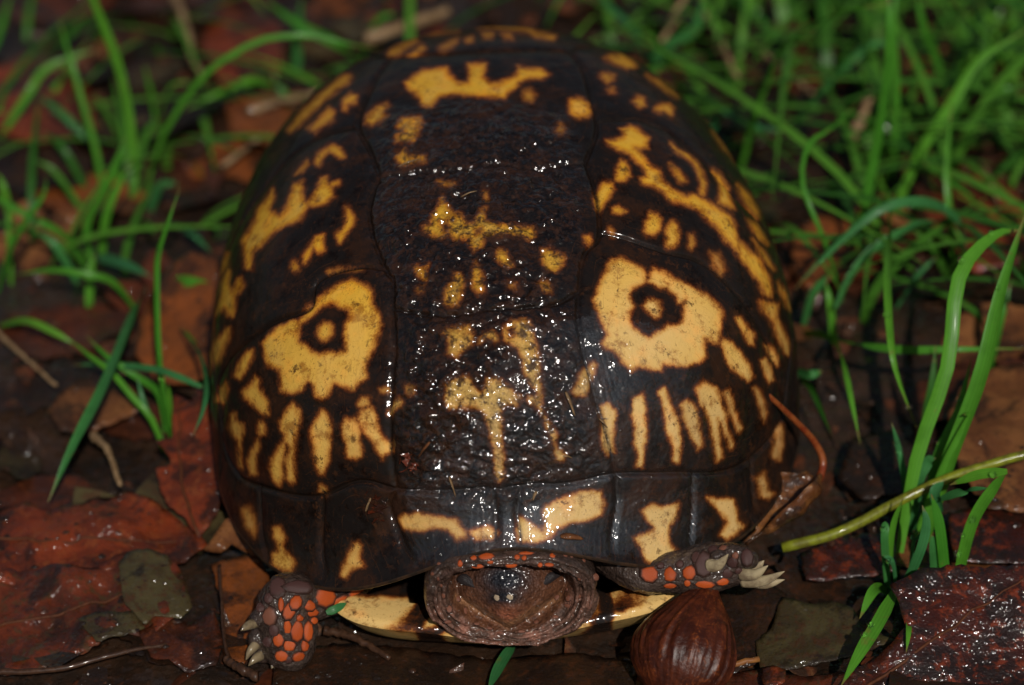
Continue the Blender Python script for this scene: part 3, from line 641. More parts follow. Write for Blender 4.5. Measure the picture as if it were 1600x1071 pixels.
# left foreleg: upper arm, forearm set down on the ground
A1 = gy(535, 922, -5.5); A2 = gy(452, 938, -5.95); A3 = gy(450, 985, -6.2); A4 = gz(452, 1012, .35)
add_chain([(-1.6, -4.2, 1.5), A1, A2, A3, A4], [.5, .30, .50, .54, .46])
for a, b, r0 in (((425, 948), (402, 968), .17), ((424, 978), (402, 1000), .2), ((432, 1008), (408, 1022), .2), ((455, 1015), (440, 1032), .19)):
    add_chain([gy(*a, -6.1), gy(*b, -6.35)], [r0*1.3, r0*.9])
# right foreleg: reaches sideways under the rim, toes spread
B1 = gy(985, 892, -6.15); B2 = gy(1050, 895, -6.25); B3 = gy(1110, 886, -6.25); B4 = gy(1152, 882, -6.2)
add_chain([(1.4, -4.8, 1.5), B1, B2, B3, B4], [.5, .30, .36, .44, .36])
for a, b, r0 in (((1130, 890), (1166, 902), .15), ((1140, 880), (1178, 894), .15), ((1140, 866), (1172, 874), .17), ((1105, 880), (1122, 872), .16)):
    add_chain([gy(*a, -6.3), gy(*b, -6.45)], [r0*1.2, r0])
me = bpy.data.meshes.new('raw'); bmesh.ops.recalc_face_normals(bm, faces=bm.faces); bm.to_mesh(me); bm.free()
tmp = bpy.data.objects.new('raw', me); COL.objects.link(tmp)
rm = tmp.modifiers.new('r', 'REMESH'); rm.mode = 'VOXEL'; rm.voxel_size = .028
sm_ = tmp.modifiers.new('s', 'SMOOTH'); sm_.factor = .5; sm_.iterations = 2
dg = bpy.context.evaluated_depsgraph_get(); ev = tmp.evaluated_get(dg); m2 = ev.to_mesh()
nv = len(m2.vertices); bv = np.empty(nv*3, np.float32); m2.vertices.foreach_get('co', bv); bv = bv.reshape(-1, 3).astype(float)
bn = np.empty(nv*3, np.float32); m2.vertices.foreach_get('normal', bn); bn = bn.reshape(-1, 3).astype(float)
bf_ = [list(p.vertices) for p in m2.polygons]
ev.to_mesh_clear(); bpy.data.objects.remove(tmp)
# wrinkles
legm = np.clip((np.abs(bv[:, 0]-.1)-1.7)/.3, 0, 1)
bv = bv+bn*(.03*fbm(bv*np.array([1, 1, 2.2]), 4.5, 61, 3)+.028*legm*fbm(bv, 7, 66, 2))[:, None]
rho = np.hypot((bv[:, 0]-.12)/1.42, (bv[:, 2]-1.74)/np.where(bv[:, 2] > 1.74, .92, 1.0))
nkm = np.clip((rho-.70)/.05, 0, 1)*np.clip((1.12-rho)/.05, 0, 1)*(bv[:, 1] < -6.3)*(np.abs(bv[:, 0]-.1) < 1.75)*np.clip((2.0-bv[:, 2])/.5, .25, 1)
wr = np.sin(rho*64+5*fbm(bv, 1.3, 55, 2)); bv = bv+bn*(.034*wr*nkm)[:, None]
buv = proj(bv)
def blob(u, v, a, b): return np.exp(-(((buv[:, 0]-u)/a)**2+((buv[:, 1]-v)/b)**2))
colr = np.tile(np.array([.034, .023, .018]), (nv, 1))
def lay(w_, c):
    global colr
    colr = colr*(1-w_[:, None])+np.array(c)*w_[:, None]
fold = np.clip(fbm(bv, 5.5, 71, 2)*2.2+.1, 0, 1)*(np.abs(bv[:, 0]-.1) < 1.7)*(bv[:, 1] < -6.55)
nk = (np.abs(bv[:, 0]-.1) < 1.7)*(bv[:, 1] < -6.3)*np.clip((2.1-bv[:, 2])/.5, .1, 1); lay(nk*.8, (.070, .040, .028))
lay(np.clip(wr, 0, 1)*nkm*.6, (.17, .085, .060)); lay(fold*.85*np.clip((1.9-bv[:, 2])/.8, .15, 1), (.23, .105, .072))
head = np.clip((.86-np.hypot((bv[:, 0]-.12)/1.25, (bv[:, 2]-1.72)/.86))/.05, 0, 1)
lay(head*1.0, (.060, .026, .014))
lay(head*np.clip(blob(840, 930, 45, 45)+blob(740, 950, 35, 40), 0, 1)*.9, (.095, .038, .018))
lay(head*np.clip(blob(790, 905, 40, 26)*1.2, 0, 1), (.012, .013, .017))
lay(head*np.clip(blob(786, 934, 26, 11)*1.3, 0, 1), (.010, .010, .012))
lay(head*np.clip(blob(792, 962, 22, 13), 0, 1)*.9, (.20, .068, .036))
lay(head*np.clip(np.exp(-((buv[:, 1]-(978-.55*np.abs(buv[:, 0]-793)))/6)**2)*(np.abs(buv[:, 0]-793) < 85), 0, 1)*.65, (.22, .11, .05))
gry = legm*np.clip(fbm(bv, 3.0, 81, 2)*2+.3, 0, 1)
lay(gry*.55, (.075, .056, .045))
body = obj('body', mesh_np('body', bv, bf_, MAT['skin'], dict(col=colr)), turtle)
BV = BVHTree.FromPolygons([Vector(p) for p in bv], bf_)
def hit(u, v):
    d = ray(u, v); h_ = BV.ray_cast(Vector(CPOS), Vector(d).normalized())
    return h_[0], h_[1]
def pad_mesh(name, mat, n=8, seed=0):
    rs = np.random.default_rng(seed); V = [(0, 0, 1.0)]; F = []
    rad = 1+.12*rs.normal(size=n)
    for j, (r_, z_) in enumerate(((.72, .86), (.94, .45), (1.0, -.25))):
        for k in range(n): V.append((r_*math.cos(2*math.pi*k/n)*rad[k], r_*math.sin(2*math.pi*k/n)*rad[k], z_))
    for k in range(n): F.append([0, 1+k, 1+(k+1) % n])
    for j in range(2):
        for k in range(n): F.append([1+j*n+k, 1+(j+1)*n+k, 1+(j+1)*n+(k+1) % n, 1+j*n+(k+1) % n])
    return mesh_np(name, V, F, mat, dict(rad=np.hypot(np.array(V)[:, 0], np.array(V)[:, 1])), scale=1.0)
PADS = {k: [pad_mesh('scale', MAT[k], seed=i) for i in range(4)] for k in ('orange', 'darkscale', 'pinkscale')}
def scale_at(u, v, wpx, hpx, kind='orange', ang=0.0, lift=.05, name='scale'):
    p, n = hit(u, v)
    if p is None: return
    if n.dot(Vector(CPOS)-p) < 0: n = -n
    n = (n+.5*(Vector(CPOS)-p).normalized()).normalized()
    o = obj(name, random.choice(PADS[kind]), body)
    x = Vector(rt)*math.cos(ang)-Vector(up)*math.sin(ang)*1.0; x = (x-n*x.dot(n)).normalized(); y = n.cross(x)
    s_ = S*.66/PXCM
    M = Matrix((x*wpx*s_, y*hpx*s_*1.05, n*lift*S)).transposed().to_4x4(); M.translation = (p-n*.012)*S
    o.matrix_basis = M
    return o
for a in ((464,986,17,27),(481,987,14,25),(449,979,10,24),(452,955,16,22,.4),(462,942,16,19,.5),(482,946,20,13,.3),(484,957,26,11),(508,933,30,24),(525,942,34,11,-.4),(556,925,26,16,-.5),
          (435,1000,15,17),(452,1008,16,18),(476,1009,11,17),(440,1025,18,14),(466,1026,18,13),(439,945,8,18),(468,966,10,10),(490,970,12,9)):
    scale_at(a[0], a[1], a[2], a[3], 'orange', a[4] if len(a) > 4 else 0, .055)
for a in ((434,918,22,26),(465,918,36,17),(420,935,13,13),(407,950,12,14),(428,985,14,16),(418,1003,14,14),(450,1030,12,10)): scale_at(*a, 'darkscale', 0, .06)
scale_at(422, 963, 20, 24, 'pinkscale', 0, .07)
for a in ((1015,897,22,20,.5),(1047,898,17,19),(1077,895,17,18,.3),(1101,913,26,10),(1129,909,17,10),(1047,915,17,8),(1074,911,9,9)): scale_at(a[0], a[1], a[2], a[3], 'orange', a[4] if len(a) > 4 else 0, .045)
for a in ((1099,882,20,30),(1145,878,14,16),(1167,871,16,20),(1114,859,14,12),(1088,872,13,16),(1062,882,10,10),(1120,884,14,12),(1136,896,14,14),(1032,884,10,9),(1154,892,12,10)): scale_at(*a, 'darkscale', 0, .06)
scale_at(1130, 857, 13, 9, 'pinkscale'); scale_at(1149, 868, 9, 10, 'pinkscale')
for a in ((740,872,10,8),(760,870,24,11),(766,878,10,7),(802,857,16,8),(808,871,9,8),(819,872,8,8),(822,865,24,6),(799,883,18,9),(719,881,8,11),(746,885,20,7),(844,883,8,7),(858,883,15,6),(863,869,9,9),(772,858,20,7)): scale_at(a[0], a[1], a[2]*.85, a[3]*.85, 'orange', 0, .035)
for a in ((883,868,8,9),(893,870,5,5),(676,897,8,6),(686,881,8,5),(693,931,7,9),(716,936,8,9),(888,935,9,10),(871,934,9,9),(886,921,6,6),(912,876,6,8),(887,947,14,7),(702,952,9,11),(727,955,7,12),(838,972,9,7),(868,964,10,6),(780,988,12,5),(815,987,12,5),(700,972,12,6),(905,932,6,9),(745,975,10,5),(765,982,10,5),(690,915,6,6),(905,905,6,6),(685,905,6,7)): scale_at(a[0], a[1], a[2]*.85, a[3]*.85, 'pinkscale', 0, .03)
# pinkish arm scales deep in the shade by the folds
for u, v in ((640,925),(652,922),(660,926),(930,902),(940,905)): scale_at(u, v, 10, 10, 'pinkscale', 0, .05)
npad = pad_mesh('nostril', MAT['nostril'], seed=9)
PADS['nos'] = [npad]
scale_at(777, 934, 8, 8, 'nos', 0, .02, 'nostril'); scale_at(797, 933, 8, 8, 'nos', 0, .02, 'nostril')
PADS['eye'] = [pad_mesh('eyelid', MAT['eye'], seed=5, n=14)]
scale_at(860, 903, 26, 11, 'eye', -.35, .07, 'eyelid'); scale_at(730, 908, 26, 12, 'eye', .35, .07, 'eyelid')
# claws
def claw(p0, p1, r0, bend=(0, 0, .05), mat='claw'):
    p0, p1 = np.array(p0, float), np.array(p1, float); mid = (p0+p1)/2+np.array(bend)
    P = spline([p0, mid, p1], 17); V, F = tube(P, r0*np.interp(np.linspace(0, 8, 17), range(9), [1, 1, .97, .9, .8, .66, .5, .3, .04]), 12, squash=1.2)
    obj('claw', mesh_np('claw', V, F, MAT[mat]), body)
for a, b in (((408, 1000), (384, 1032)), ((404, 972), (376, 986)), ((416, 1020), (388, 1041)), ((440, 1030), (424, 1045))):
    claw(gy(*a, -6.35), gy(*b, -6.7), .085, (-.03, -.04, .05), 'claw_dark')
for a, b, y0, y1 in (((1160, 908), (1226, 893), -6.5, -6.75), ((1158, 897), (1200, 884), -6.5, -6.7), ((1165, 904), (1226, 906), -6.45, -6.65), ((1108, 884), (1138, 866), -6.55, -6.7), ((1168, 884), (1194, 876), -6.4, -6.5)):
    claw(gy(*a, y0), gy(*b, y1), .10, (0, -.05, -.06))
#PART3
# ------------------------------------------------------------------ leaves
def gh(p): return float(ground_h(p[0], p[1]))
def leaf_from_px(name, poly, mat, hfun, label, seed=0, amp=.12, step=9, midrib=None, thick=.025, cat='leaf', curl=0.0, group=None):
    """outline given in photo pixels; hfun(u,v) = height over the ground of the place it lies on"""
    poly = np.asarray(poly, float); rs = np.random.default_rng(seed)
    out = []                                      # ragged edge
    for a, b in zip(poly, np.roll(poly, -1, 0)):
        n = max(1, int(np.linalg.norm(b-a)/step))
        for t in range(n): out.append(a+(b-a)*t/n+rs.normal(size=2)*step*.13*(t > 0))
    out = np.array(out); lo, hi = out.min(0), out.max(0)
    gx, gyy = np.meshgrid(np.arange(lo[0], hi[0], step), np.arange(lo[1], hi[1], step)); pts = np.stack([gx.ravel(), gyy.ravel()], -1)+rs.uniform(-.3, .3, (gx.size, 2))*step
    sdv = sdpoly(pts, out); pts = pts[sdv > step*.45]
    allp = np.vstack([out, pts]); ne = len(out)
    vv, _, ff, *_ = delaunay_2d_cdt([Vector(p) for p in allp], [(i, (i+1) % ne) for i in range(ne)], [list(range(ne))], 1, 1e-4)
    vv = np.array([[v.x, v.y] for v in vv]); inner = np.maximum(sdpoly(vv, out), 0)
    P = np.array([gz(u, v, max(hfun(u, v), .0)) for u, v in vv])
    edge = np.exp(-inner/(step*2.2))
    P[:, 2] += amp*fbm(P*np.array([1, 1, 0]), .9, seed+3, 3)+.3*amp*fbm(P*np.array([1, 1, 0]), 3.0, seed+9, 2)+curl*edge
    P[:, 2] = np.maximum(P[:, 2], ground_h(P[:, 0], P[:, 1])+.03)
    o = obj(name, mesh_np(name, P, [list(f) for f in ff], mat))
    md = o.modifiers.new('thickness', 'SOLIDIFY'); md.thickness = thick*S; md.offset = 0
    tag(o, label, cat, group)
    if midrib:
        kd2 = KDTree(len(P))
        for i, uv in enumerate(vv): kd2.insert((uv[0], uv[1], 0), i)
        kd2.balance(); L = spline(midrib, 14); Q2 = []
        for u, v in L:
            Q2.append(np.mean([P[i] for _, i, _ in kd2.find_n((u, v, 0), 3)], axis=0)+np.array([0, 0, .015]))
        V, F = tube(Q2, np.linspace(.035, .012, len(Q2)), 6); r_ = obj('midrib', mesh_np('midrib', V, F, MAT['rib']), o)
    return o
def flat(h): return lambda u, v: h
def plane(p0, p1, p2):                            # heights at three pixels (u, v, h)
    A = np.array([[p[0], p[1], 1] for p in (p0, p1, p2)], float); s_ = np.linalg.solve(A, [p[2] for p in (p0, p1, p2)])
    return lambda u, v: s_[0]*u+s_[1]*v+s_[2]
leaf_from_px('fallen_leaf', [(-40,890),(60,900),(150,890),(200,860),(260,870),(285,900),(292,950),(250,985),(180,990),(110,1032),(40,1048),(-40,1058)], MAT['leaf_mott'], plane((0,900,.15),(280,900,.3),(100,1040,.1)),
             'large wet mottled reddish brown leaf with a dark twig along its edge', 11, .42, 10, midrib=[(-20,980),(100,960),(200,920),(275,890)])
leaf_from_px('fallen_leaf', [(5,785),(60,792),(120,783),(200,768),(262,790),(300,818),(325,855),(290,880),(250,872),(200,905),(120,900),(40,915),(-40,905),(-30,800)], MAT['leaf_red'], plane((0,800,.35),(300,820,.3),(100,910,.22)),
             'wide reddish leaf overlapping the large mottled leaf near the lobed red leaf', 41, .42, 10, midrib=[(-20,840),(120,850),(300,835)])
leaf_from_px('fallen_leaf', [(185,884),(200,870),(232,866),(262,874),(288,905),(300,945),(282,962),(240,960),(228,975),(195,945)], MAT['leaf_olive'], flat(.34), 'rotting olive leaf scrap resting on the large mottled leaf', 42, .18, 8)
leaf_from_px('fallen_leaf', [(122,966),(150,954),(218,956),(226,980),(196,992),(150,1002)], MAT['leaf_olive'], flat(.28), 'narrow olive leaf scrap near the twig on the mottled leaf', 43, .12, 8)
leaf_from_px('fallen_leaf', [(216,985),(255,962),(300,966),(335,955),(348,1000),(336,1036),(290,1044),(235,1022)], MAT['leaf_dull'], flat(.25), 'crumpled dull red leaf beside the thin dark leaf stalk', 44, .35, 9)
leaf_from_px('fallen_leaf', [(330,880),(400,860),(420,900),(425,960),(400,1000),(380,1040),(350,1035),(348,960)], MAT['leaf_orange'], flat(.10), 'small glossy orange brown leaf under the foot with orange scales', 12, .15, 9)
leaf_from_px('fallen_leaf', [(316,860),(332,842),(352,812),(376,808),(392,840),(404,872),(380,862),(362,850),(345,864)], MAT['leaf_tan'], plane((316,860,.3),(352,812,.9),(404,872,.4)), 'small tan leaf scrap wedged between the lobed red leaf and the shell', 13, .05, 8)
leaf_from_px('oak_leaf', [(272,615),(284,619),(300,628),(307,605),(318,605),(336,655),(346,694),(352,729),(352,752),(347,775),(339,804),(310,842),(290,809),(264,790),(252,769),(243,732),(267,725),(265,714),(243,691),(269,683),(269,642)], MAT['leaf_red'], plane((310,842,.35),(300,610,1.1),(243,720,.7)),
             'lobed red leaf with pointed tips propped against the side of the shell', 14, .10, 8, midrib=[(310,842),(285,760),(280,690),(285,625)])
leaf_from_px('fallen_leaf', [(1390,918),(1436,893),(1480,882),(1540,890),(1640,880),(1680,1000),(1640,1120),(1480,1130),(1330,1100),(1300,1075),(1350,1035),(1392,1010),(1415,985),(1405,950)], MAT['leaf_dark'], plane((1440,890,.95),(1400,1060,.15),(1640,900,.75)),
             'large glossy dark red leaf with a raised edge beneath the curled grass', 15, .28, 11, midrib=[(1330,1090),(1450,1010),(1560,930),(1640,890)])
leaf_from_px('fallen_leaf', [(1222,932),(1262,940),(1300,936),(1332,952),(1350,985),(1400,1000),(1350,1020),(1290,1032),(1230,1046),(1188,1040),(1180,1000),(1205,980)], MAT['leaf_olive'], flat(.16), 'decayed olive grey leaf with ragged holes beside the brown husk', 16, .15, 8)
leaf_from_px('fallen_leaf', [(1190,1045),(1208,1040),(1228,1046),(1226,1066),(1206,1074),(1192,1068)], MAT['leaf_red'], flat(.3), 'tiny red leaf scrap on the olive grey leaf', 17, .03, 6)
leaf_from_px('fallen_leaf', [(1482,640),(1510,585),(1556,570),(1640,566),(1680,680),(1640,800),(1545,792),(1500,740),(1484,690)], MAT['leaf_tan'], flat(.35), 'broad tan leaf behind the tall upright grass blades', 18, .2, 11)
leaf_from_px('fallen_leaf', [(212,560),(222,500),(248,440),(272,408),(302,393),(336,400),(345,480),(345,580),(300,602),(245,598)], MAT['leaf_orange'], plane((300,395,1.0),(220,560,.25),(340,590,.5)), 'orange brown leaf leaning on the shell behind the upright grass blade', 19, .15, 9)
leaf_from_px('fallen_leaf', [(75,645),(92,615),(130,588),(165,586),(205,600),(228,640),(190,655),(150,672),(95,674)], MAT['leaf_tan'], flat(.2), 'brown tan leaf crossed by the wide fallen grass blade', 20, .12, 9)
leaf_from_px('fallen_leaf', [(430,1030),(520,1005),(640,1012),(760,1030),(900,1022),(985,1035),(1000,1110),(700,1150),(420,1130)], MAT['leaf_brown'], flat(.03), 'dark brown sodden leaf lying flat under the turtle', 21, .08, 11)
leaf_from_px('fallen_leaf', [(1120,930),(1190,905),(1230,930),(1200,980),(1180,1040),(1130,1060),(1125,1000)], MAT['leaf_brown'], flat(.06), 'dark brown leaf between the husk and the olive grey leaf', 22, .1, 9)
leaf_from_px('fallen_leaf', [(1000,1050),(1100,1052),(1200,1045),(1260,1060),(1330,1050),(1330,1130),(980,1130)], MAT['leaf_mott'], flat(.05), 'reddish brown leaf with a straw on it below the husk', 23, .1, 10)
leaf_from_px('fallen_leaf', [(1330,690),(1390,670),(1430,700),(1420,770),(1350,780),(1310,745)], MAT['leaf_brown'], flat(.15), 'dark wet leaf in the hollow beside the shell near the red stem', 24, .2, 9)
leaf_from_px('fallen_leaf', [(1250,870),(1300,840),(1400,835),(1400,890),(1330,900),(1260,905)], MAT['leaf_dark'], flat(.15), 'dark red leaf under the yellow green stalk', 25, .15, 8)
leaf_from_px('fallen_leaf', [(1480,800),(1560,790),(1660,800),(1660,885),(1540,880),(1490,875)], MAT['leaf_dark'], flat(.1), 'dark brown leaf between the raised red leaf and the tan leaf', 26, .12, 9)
leaf_from_px('fallen_leaf', [(1420,300),(1470,260),(1560,280),(1620,330),(1600,410),(1520,420),(1450,370)], MAT['leaf_red'], flat(.3), 'reddish brown leaf under the arching grass blades', 27, .25, 10)
leaf_from_px('fallen_leaf', [(1240,360),(1300,330),(1350,360),(1330,430),(1260,450),(1235,420)], MAT['leaf_orange'], flat(.2), 'orange red leaf in the grass close to the flank of the shell', 28, .15, 9)
leaf_from_px('fallen_leaf', [(-20,110),(60,80),(140,120),(150,200),(60,230),(-20,200)], MAT['leaf_red'], flat(.2), 'dull red leaf behind the grass tuft with the long arching blade', 29, .3, 11)
leaf_from_px('fallen_leaf', [(330,20),(400,10),(450,60),(430,130),(350,140),(310,80)], MAT['leaf_red'], flat(.2), 'red brown leaf under the long arching grass blade', 30, .25, 10)
leaf_from_px('fallen_leaf', [(350,150),(440,140),(520,150),(520,200),(430,230),(360,210)], MAT['leaf_orange'], flat(.25), 'orange brown leaf scrap by the rear flank of the shell', 31, .2, 9)
leaf_from_px('fallen_leaf', [(1400,110),(1440,80),(1480,100),(1470,170),(1420,175)], MAT['leaf_red'], flat(.3), 'red brown leaf caught inside the densest grass', 32, .2, 9)
# curled leaf with its long red stem, lying over the shell's edge
st = [gz(1171, 597, 3.35), gz(1200, 618, 3.0), gz(1240, 655, 2.3), gz(1272, 690, 1.7), gz(1286, 722, 1.3), gz(1278, 752, 1.1), gz(1262, 772, 1.0)]
P = spline(st, 40); V, F = tube(P, np.linspace(.045, .085, 40), 8)
cl = empty('curled_leaf', gz(1225, 830, 0)); tag(cl, 'curled brown leaf whose thin red stem reaches over the shell', 'leaf')
under(obj('stem', mesh_np('stem', V, F, MAT['stem'])), cl)
rows = []
axis = spline([gz(1275, 748, 1.15), gz(1245, 785, 1.0), gz(1205, 822, .85), gz(1165, 852, .7)], 24)
for i, p in enumerate(axis):
    wd = .08+.42*math.sin(math.pi*min(1, (i+1)/20))**.8; tn = axis[min(i+1, 23)]-axis[max(i-1, 0)]; tn /= np.linalg.norm(tn)
    sd_ = np.cross(tn, [0, 0, 1]); sd_ /= np.linalg.norm(sd_); u2 = np.cross(sd_, tn)
    rows.append([p+wd*(sd_*math.sin(a)*.9+u2*(1-math.cos(a))*.75)*(1+.12*math.sin(i*.9+a*2)) for a in np.linspace(-2.3, 1.6, 15)])
V = np.array(rows).reshape(-1, 3); k = np.arange(24*15).reshape(24, 15); F = np.stack([k[:-1, :-1], k[1:, :-1], k[1:, 1:], k[:-1, 1:]], -1).reshape(-1, 4)
b_ = under(obj('leaf_blade', mesh_np('leaf_blade', V, F, leaf_material('leaf_curled', (.15, .055, .014), (.09, .03, .009), (.22, .09, .025), .8, .2))), cl)
b_.modifiers.new('thickness', 'SOLIDIFY').thickness = .03*S

# random scattered leaves: five outlines, shared meshes
def leaf_shape(kind, seed):
    rs = np.random.default_rng(seed); n = 34; pts = []
    for i in range(n):
        t = i/n*2*math.pi; c, s = math.cos(t), math.sin(t)
        if kind == 0: r_ = 1*(1+.28*math.cos(5*t))*(.8+.2*abs(c))
        elif kind == 1: r_ = 1/((abs(c))**1.6+(abs(s)/.5)**1.6)**(1/1.6)
        elif kind == 2: r_ = (1+.22*math.cos(9*t)*(abs(s)))/((abs(c))**2+(abs(s)/.55)**2)**.5
        elif kind == 3: r_ = 1/((abs(c))**2+(abs(s)/.68)**2)**.5*(1 if s > -.2 else .75)
        else: r_ = (.8+.25*math.sin(3*t+seed)+.12*math.sin(7*t))
        r_ *= 1+.06*rs.normal(); pts.append((r_*c, r_*s))
    out = np.array(pts); step = .16
    gx, gg = np.meshgrid(np.arange(-1.2, 1.2, step), np.arange(-1.2, 1.2, step)); p2 = np.stack([gx.ravel(), gg.ravel()], -1)+rs.uniform(-.04, .04, (gx.size, 2))
    p2 = p2[sdpoly(p2, out) > .07]; allp = np.vstack([out, p2])
    vv, _, ff, *_ = delaunay_2d_cdt([Vector(p) for p in allp], [(i, (i+1) % n) for i in range(n)], [list(range(n))], 1, 1e-4)
    vv = np.array([[v.x, v.y, 0] for v in vv]); ff = [list(f) for f in ff]
    vv[:, 2] = .16*fbm(vv, 1.3, seed, 3)+.16*np.abs(vv[:, 1])*rs.uniform(-.6, 1)+.12*vv[:, 0]**2*rs.uniform(-.6, 1)
    return vv, ff
SH = [leaf_shape(k, 50+k) for k in range(5)]
KIND = [('leaf_dull', 'reddish brown'), ('leaf_tan', 'dull tan'), ('leaf_brown', 'dark brown'), ('leaf_olive', 'olive grey'), ('leaf_orange', 'orange brown')]
FORM = ['wavy edged', 'narrow pointed', 'toothed', 'oval', 'torn ragged']
def region(x, y):
    if x < -4.5: return 'right of the turtle' + (' near its head' if y < -1 else ' near its tail' if y < 7 else ' well behind it')
    if x > 4.8: return 'left of the turtle' + (' near its head' if y < -1 else ' near its tail' if y < 7 else ' well behind it')
    return 'ahead of the turtle' if y < 0 else 'straight behind the turtle'
LM = {(k, m_[0]): mesh_np('fallen_leaf', SH[k][0], SH[k][1], MAT[m_[0]], scale=S) for k in range(5) for m_ in KIND}
def clear_of_turtle(x, y, r_): return (x/(5.2+r_))**2+(y/(6.6+r_))**2 > 1
spots = []
for i in range(900):
    u, v = random.uniform(-120, 1720), random.uniform(-60, 1120); p = gz(u, v, 0); r_ = random.uniform(.7, 1.7)
    if not clear_of_turtle(p[0], p[1], r_*.55): continue
    if v > 760 and random.random() < .6: continue
    if 1215 < u < 1470 and 420 < v < 880: continue
    if any((p[0]-q[0])**2+(p[1]-q[1])**2 < (.62*(r_+q[2]))**2 for q in spots): continue
    spots.append((p[0], p[1], r_))
    if len(spots) >= 125: break
seen = set()
for x, y, r_ in spots:
    for _ in range(60):                           # every one with a look of its own in its part of the ground
        mk = random.choices(KIND, (5, 1.2, 7, 2, 1.5))[0]; k = random.randrange(5)
        size = 'small' if r_ < 1.05 else 'large' if r_ > 1.4 else 'middling'; lb = '%s %s %s leaf %s' % (size, FORM[k], mk[1], region(x, y))
        if lb not in seen: break
    seen.add(lb); o = obj('fallen_leaf', LM[(k, mk[0])]); tag(o, lb, 'leaf', 'leaves lying in the litter')
    o.location = (x*S, y*S, (gh((x, y))+.12+.05*r_)*S); o.scale = (r_, r_, r_*.8)
    o.rotation_euler = (random.gauss(0, .16), random.gauss(0, .16), random.uniform(0, 6.28))
# loose crumbs of leaf and bark between them
V = []; F = []
for i in range(6600):
    rr_ = 26*math.sqrt(random.random()) if i < 4000 else 12+110*(i-4000)/2600*math.sqrt(random.random()); a = random.uniform(0, 6.283)
    x, y = rr_*math.cos(a), rr_*math.sin(a)+3; sz = random.uniform(.1, .42)
    if not clear_of_turtle(x, y, -.3): continue
    q_ = proj(np.array([[x, y, 0.0]]))[0]
    if not (-150 < q_[0] < 1750 and -150 < q_[1] < 1220): sz *= random.uniform(1.5, 4)
    z = gh((x, y))+.05+random.uniform(0, .1); ro = random.uniform(0, 6.283); tx, ty = random.gauss(0, .35), random.gauss(0, .35); b0 = len(V)
    for k in range(5):
        t = ro+k*1.2566; rk = sz*random.uniform(.5, 1.1)*(1 if k % 2 else .6); px, py = rk*math.cos(t), rk*math.sin(t)
        V.append((x+px, y+py, z+px*tx+py*ty))
    V.append((x, y, z+sz*.12)); F += [[b0+k, b0+(k+1) % 5, b0+5] for k in range(5)]
lc = leaf_material('litter_crumbs', (.09, .026, .011), (.03, .015, .009), (.12, .055, .024), .6, .25)
tag(obj('leaf_litter', mesh_np('leaf_litter', V, F, lc)), 'crumbs of wet brown leaf and bark on the soil', 'leaf litter', kind='stuff')

# ------------------------------------------------------------------ grass
def blade_mesh(pts, wd, mat, n=14, seed=0):
    rs = np.random.default_rng(seed); P = spline(pts, n); V = []; F = []; U = []; AL = []
    side = np.array([rs.normal()*.5, -.75+rs.normal()*.15, .75+rs.normal()*.2]); tw = rs.normal()*.5
    for i, p in enumerate(P):
        t = P[min(i+1, n-1)]-P[max(i-1, 0)]; t /= np.linalg.norm(t)+1e-9
        sd_ = side+np.array([tw*i/n, 0, 0]); a = np.cross(t, sd_); a /= np.linalg.norm(a)+1e-9; nn = np.cross(a, t); nn *= np.sign(nn@np.array([0, -.6, .8])) or 1
        f = i/(n-1); wv = wd*.5*min(1, .55+f*2.2)*(1 if f < .55 else max(.06, 1-((f-.55)/.45)**1.7))
        V += [p-a*wv+nn*wv*.3, p-nn*.012, p+a*wv+nn*wv*.3]; U += [0, .5, 1]; AL += [f]*3
        if i:
            b0 = (i-1)*3; F += [[b0, b0+1, b0+4, b0+3], [b0+1, b0+2, b0+5, b0+4]]
    return mesh_np('blade', V, F, mat, dict(across=np.array(U), along=np.array(AL)))
G, B, K = 'grass', 'grass_blue', 'grass_dark'
SHORT = {}
def tuft(root_px, label, blades, name='grass_tuft'):
    base = gz(*root_px, 0); t = empty(name, base); tag(t, label, 'grass', 'tufts of grass round the turtle'); SHORT[t.name] = ' '.join(label.split()[:9])
    for i, (wd, mt, pts) in enumerate(blades):
        pp = [gz(u, v, h) for u, v, h in pts]; pp[0] = np.array([pp[0][0], pp[0][1], gh(pp[0])-.05]) if pts[0][2] < .35 else pp[0]
        under(obj('blade', blade_mesh(pp, wd*.86, MAT[mt], 16, seed=abs(int(pts[0][0]*3+pts[-1][1])))), t)
    return t
tuft((1405,865), 'tall upright grass tuft growing through the yellow green stalk', [
 (.31,G,[(1400,862,.2),(1430,720,1.5),(1479,574,3.0),(1498,434,4.2),(1552,369,4.5),(1597,360,4.3)]), (.34,G,[(1440,832,.2),(1480,730,1.2),(1533,588,2.8),(1565,453,4),(1608,320,5)]),
 (.2,G,[(1440,795,.2),(1465,715,1),(1498,642,1.8),(1518,560,2.6)]), (.2,K,[(1440,700,.2),(1449,642,.9),(1457,601,1.4),(1462,540,2)]), (.22,B,[(1415,812,.2),(1412,760,.8),(1402,700,1.4),(1393,660,1.7)]),
 (.3,B,[(1425,800,.2),(1432,755,.9),(1448,722,1.3),(1462,716,1.4)]), (.16,G,[(1420,830,.2),(1470,735,1.2),(1510,655,2.1),(1505,648,2.3)]), (.15,K,[(1445,790,.2),(1480,720,1.0),(1508,670,1.6)])])
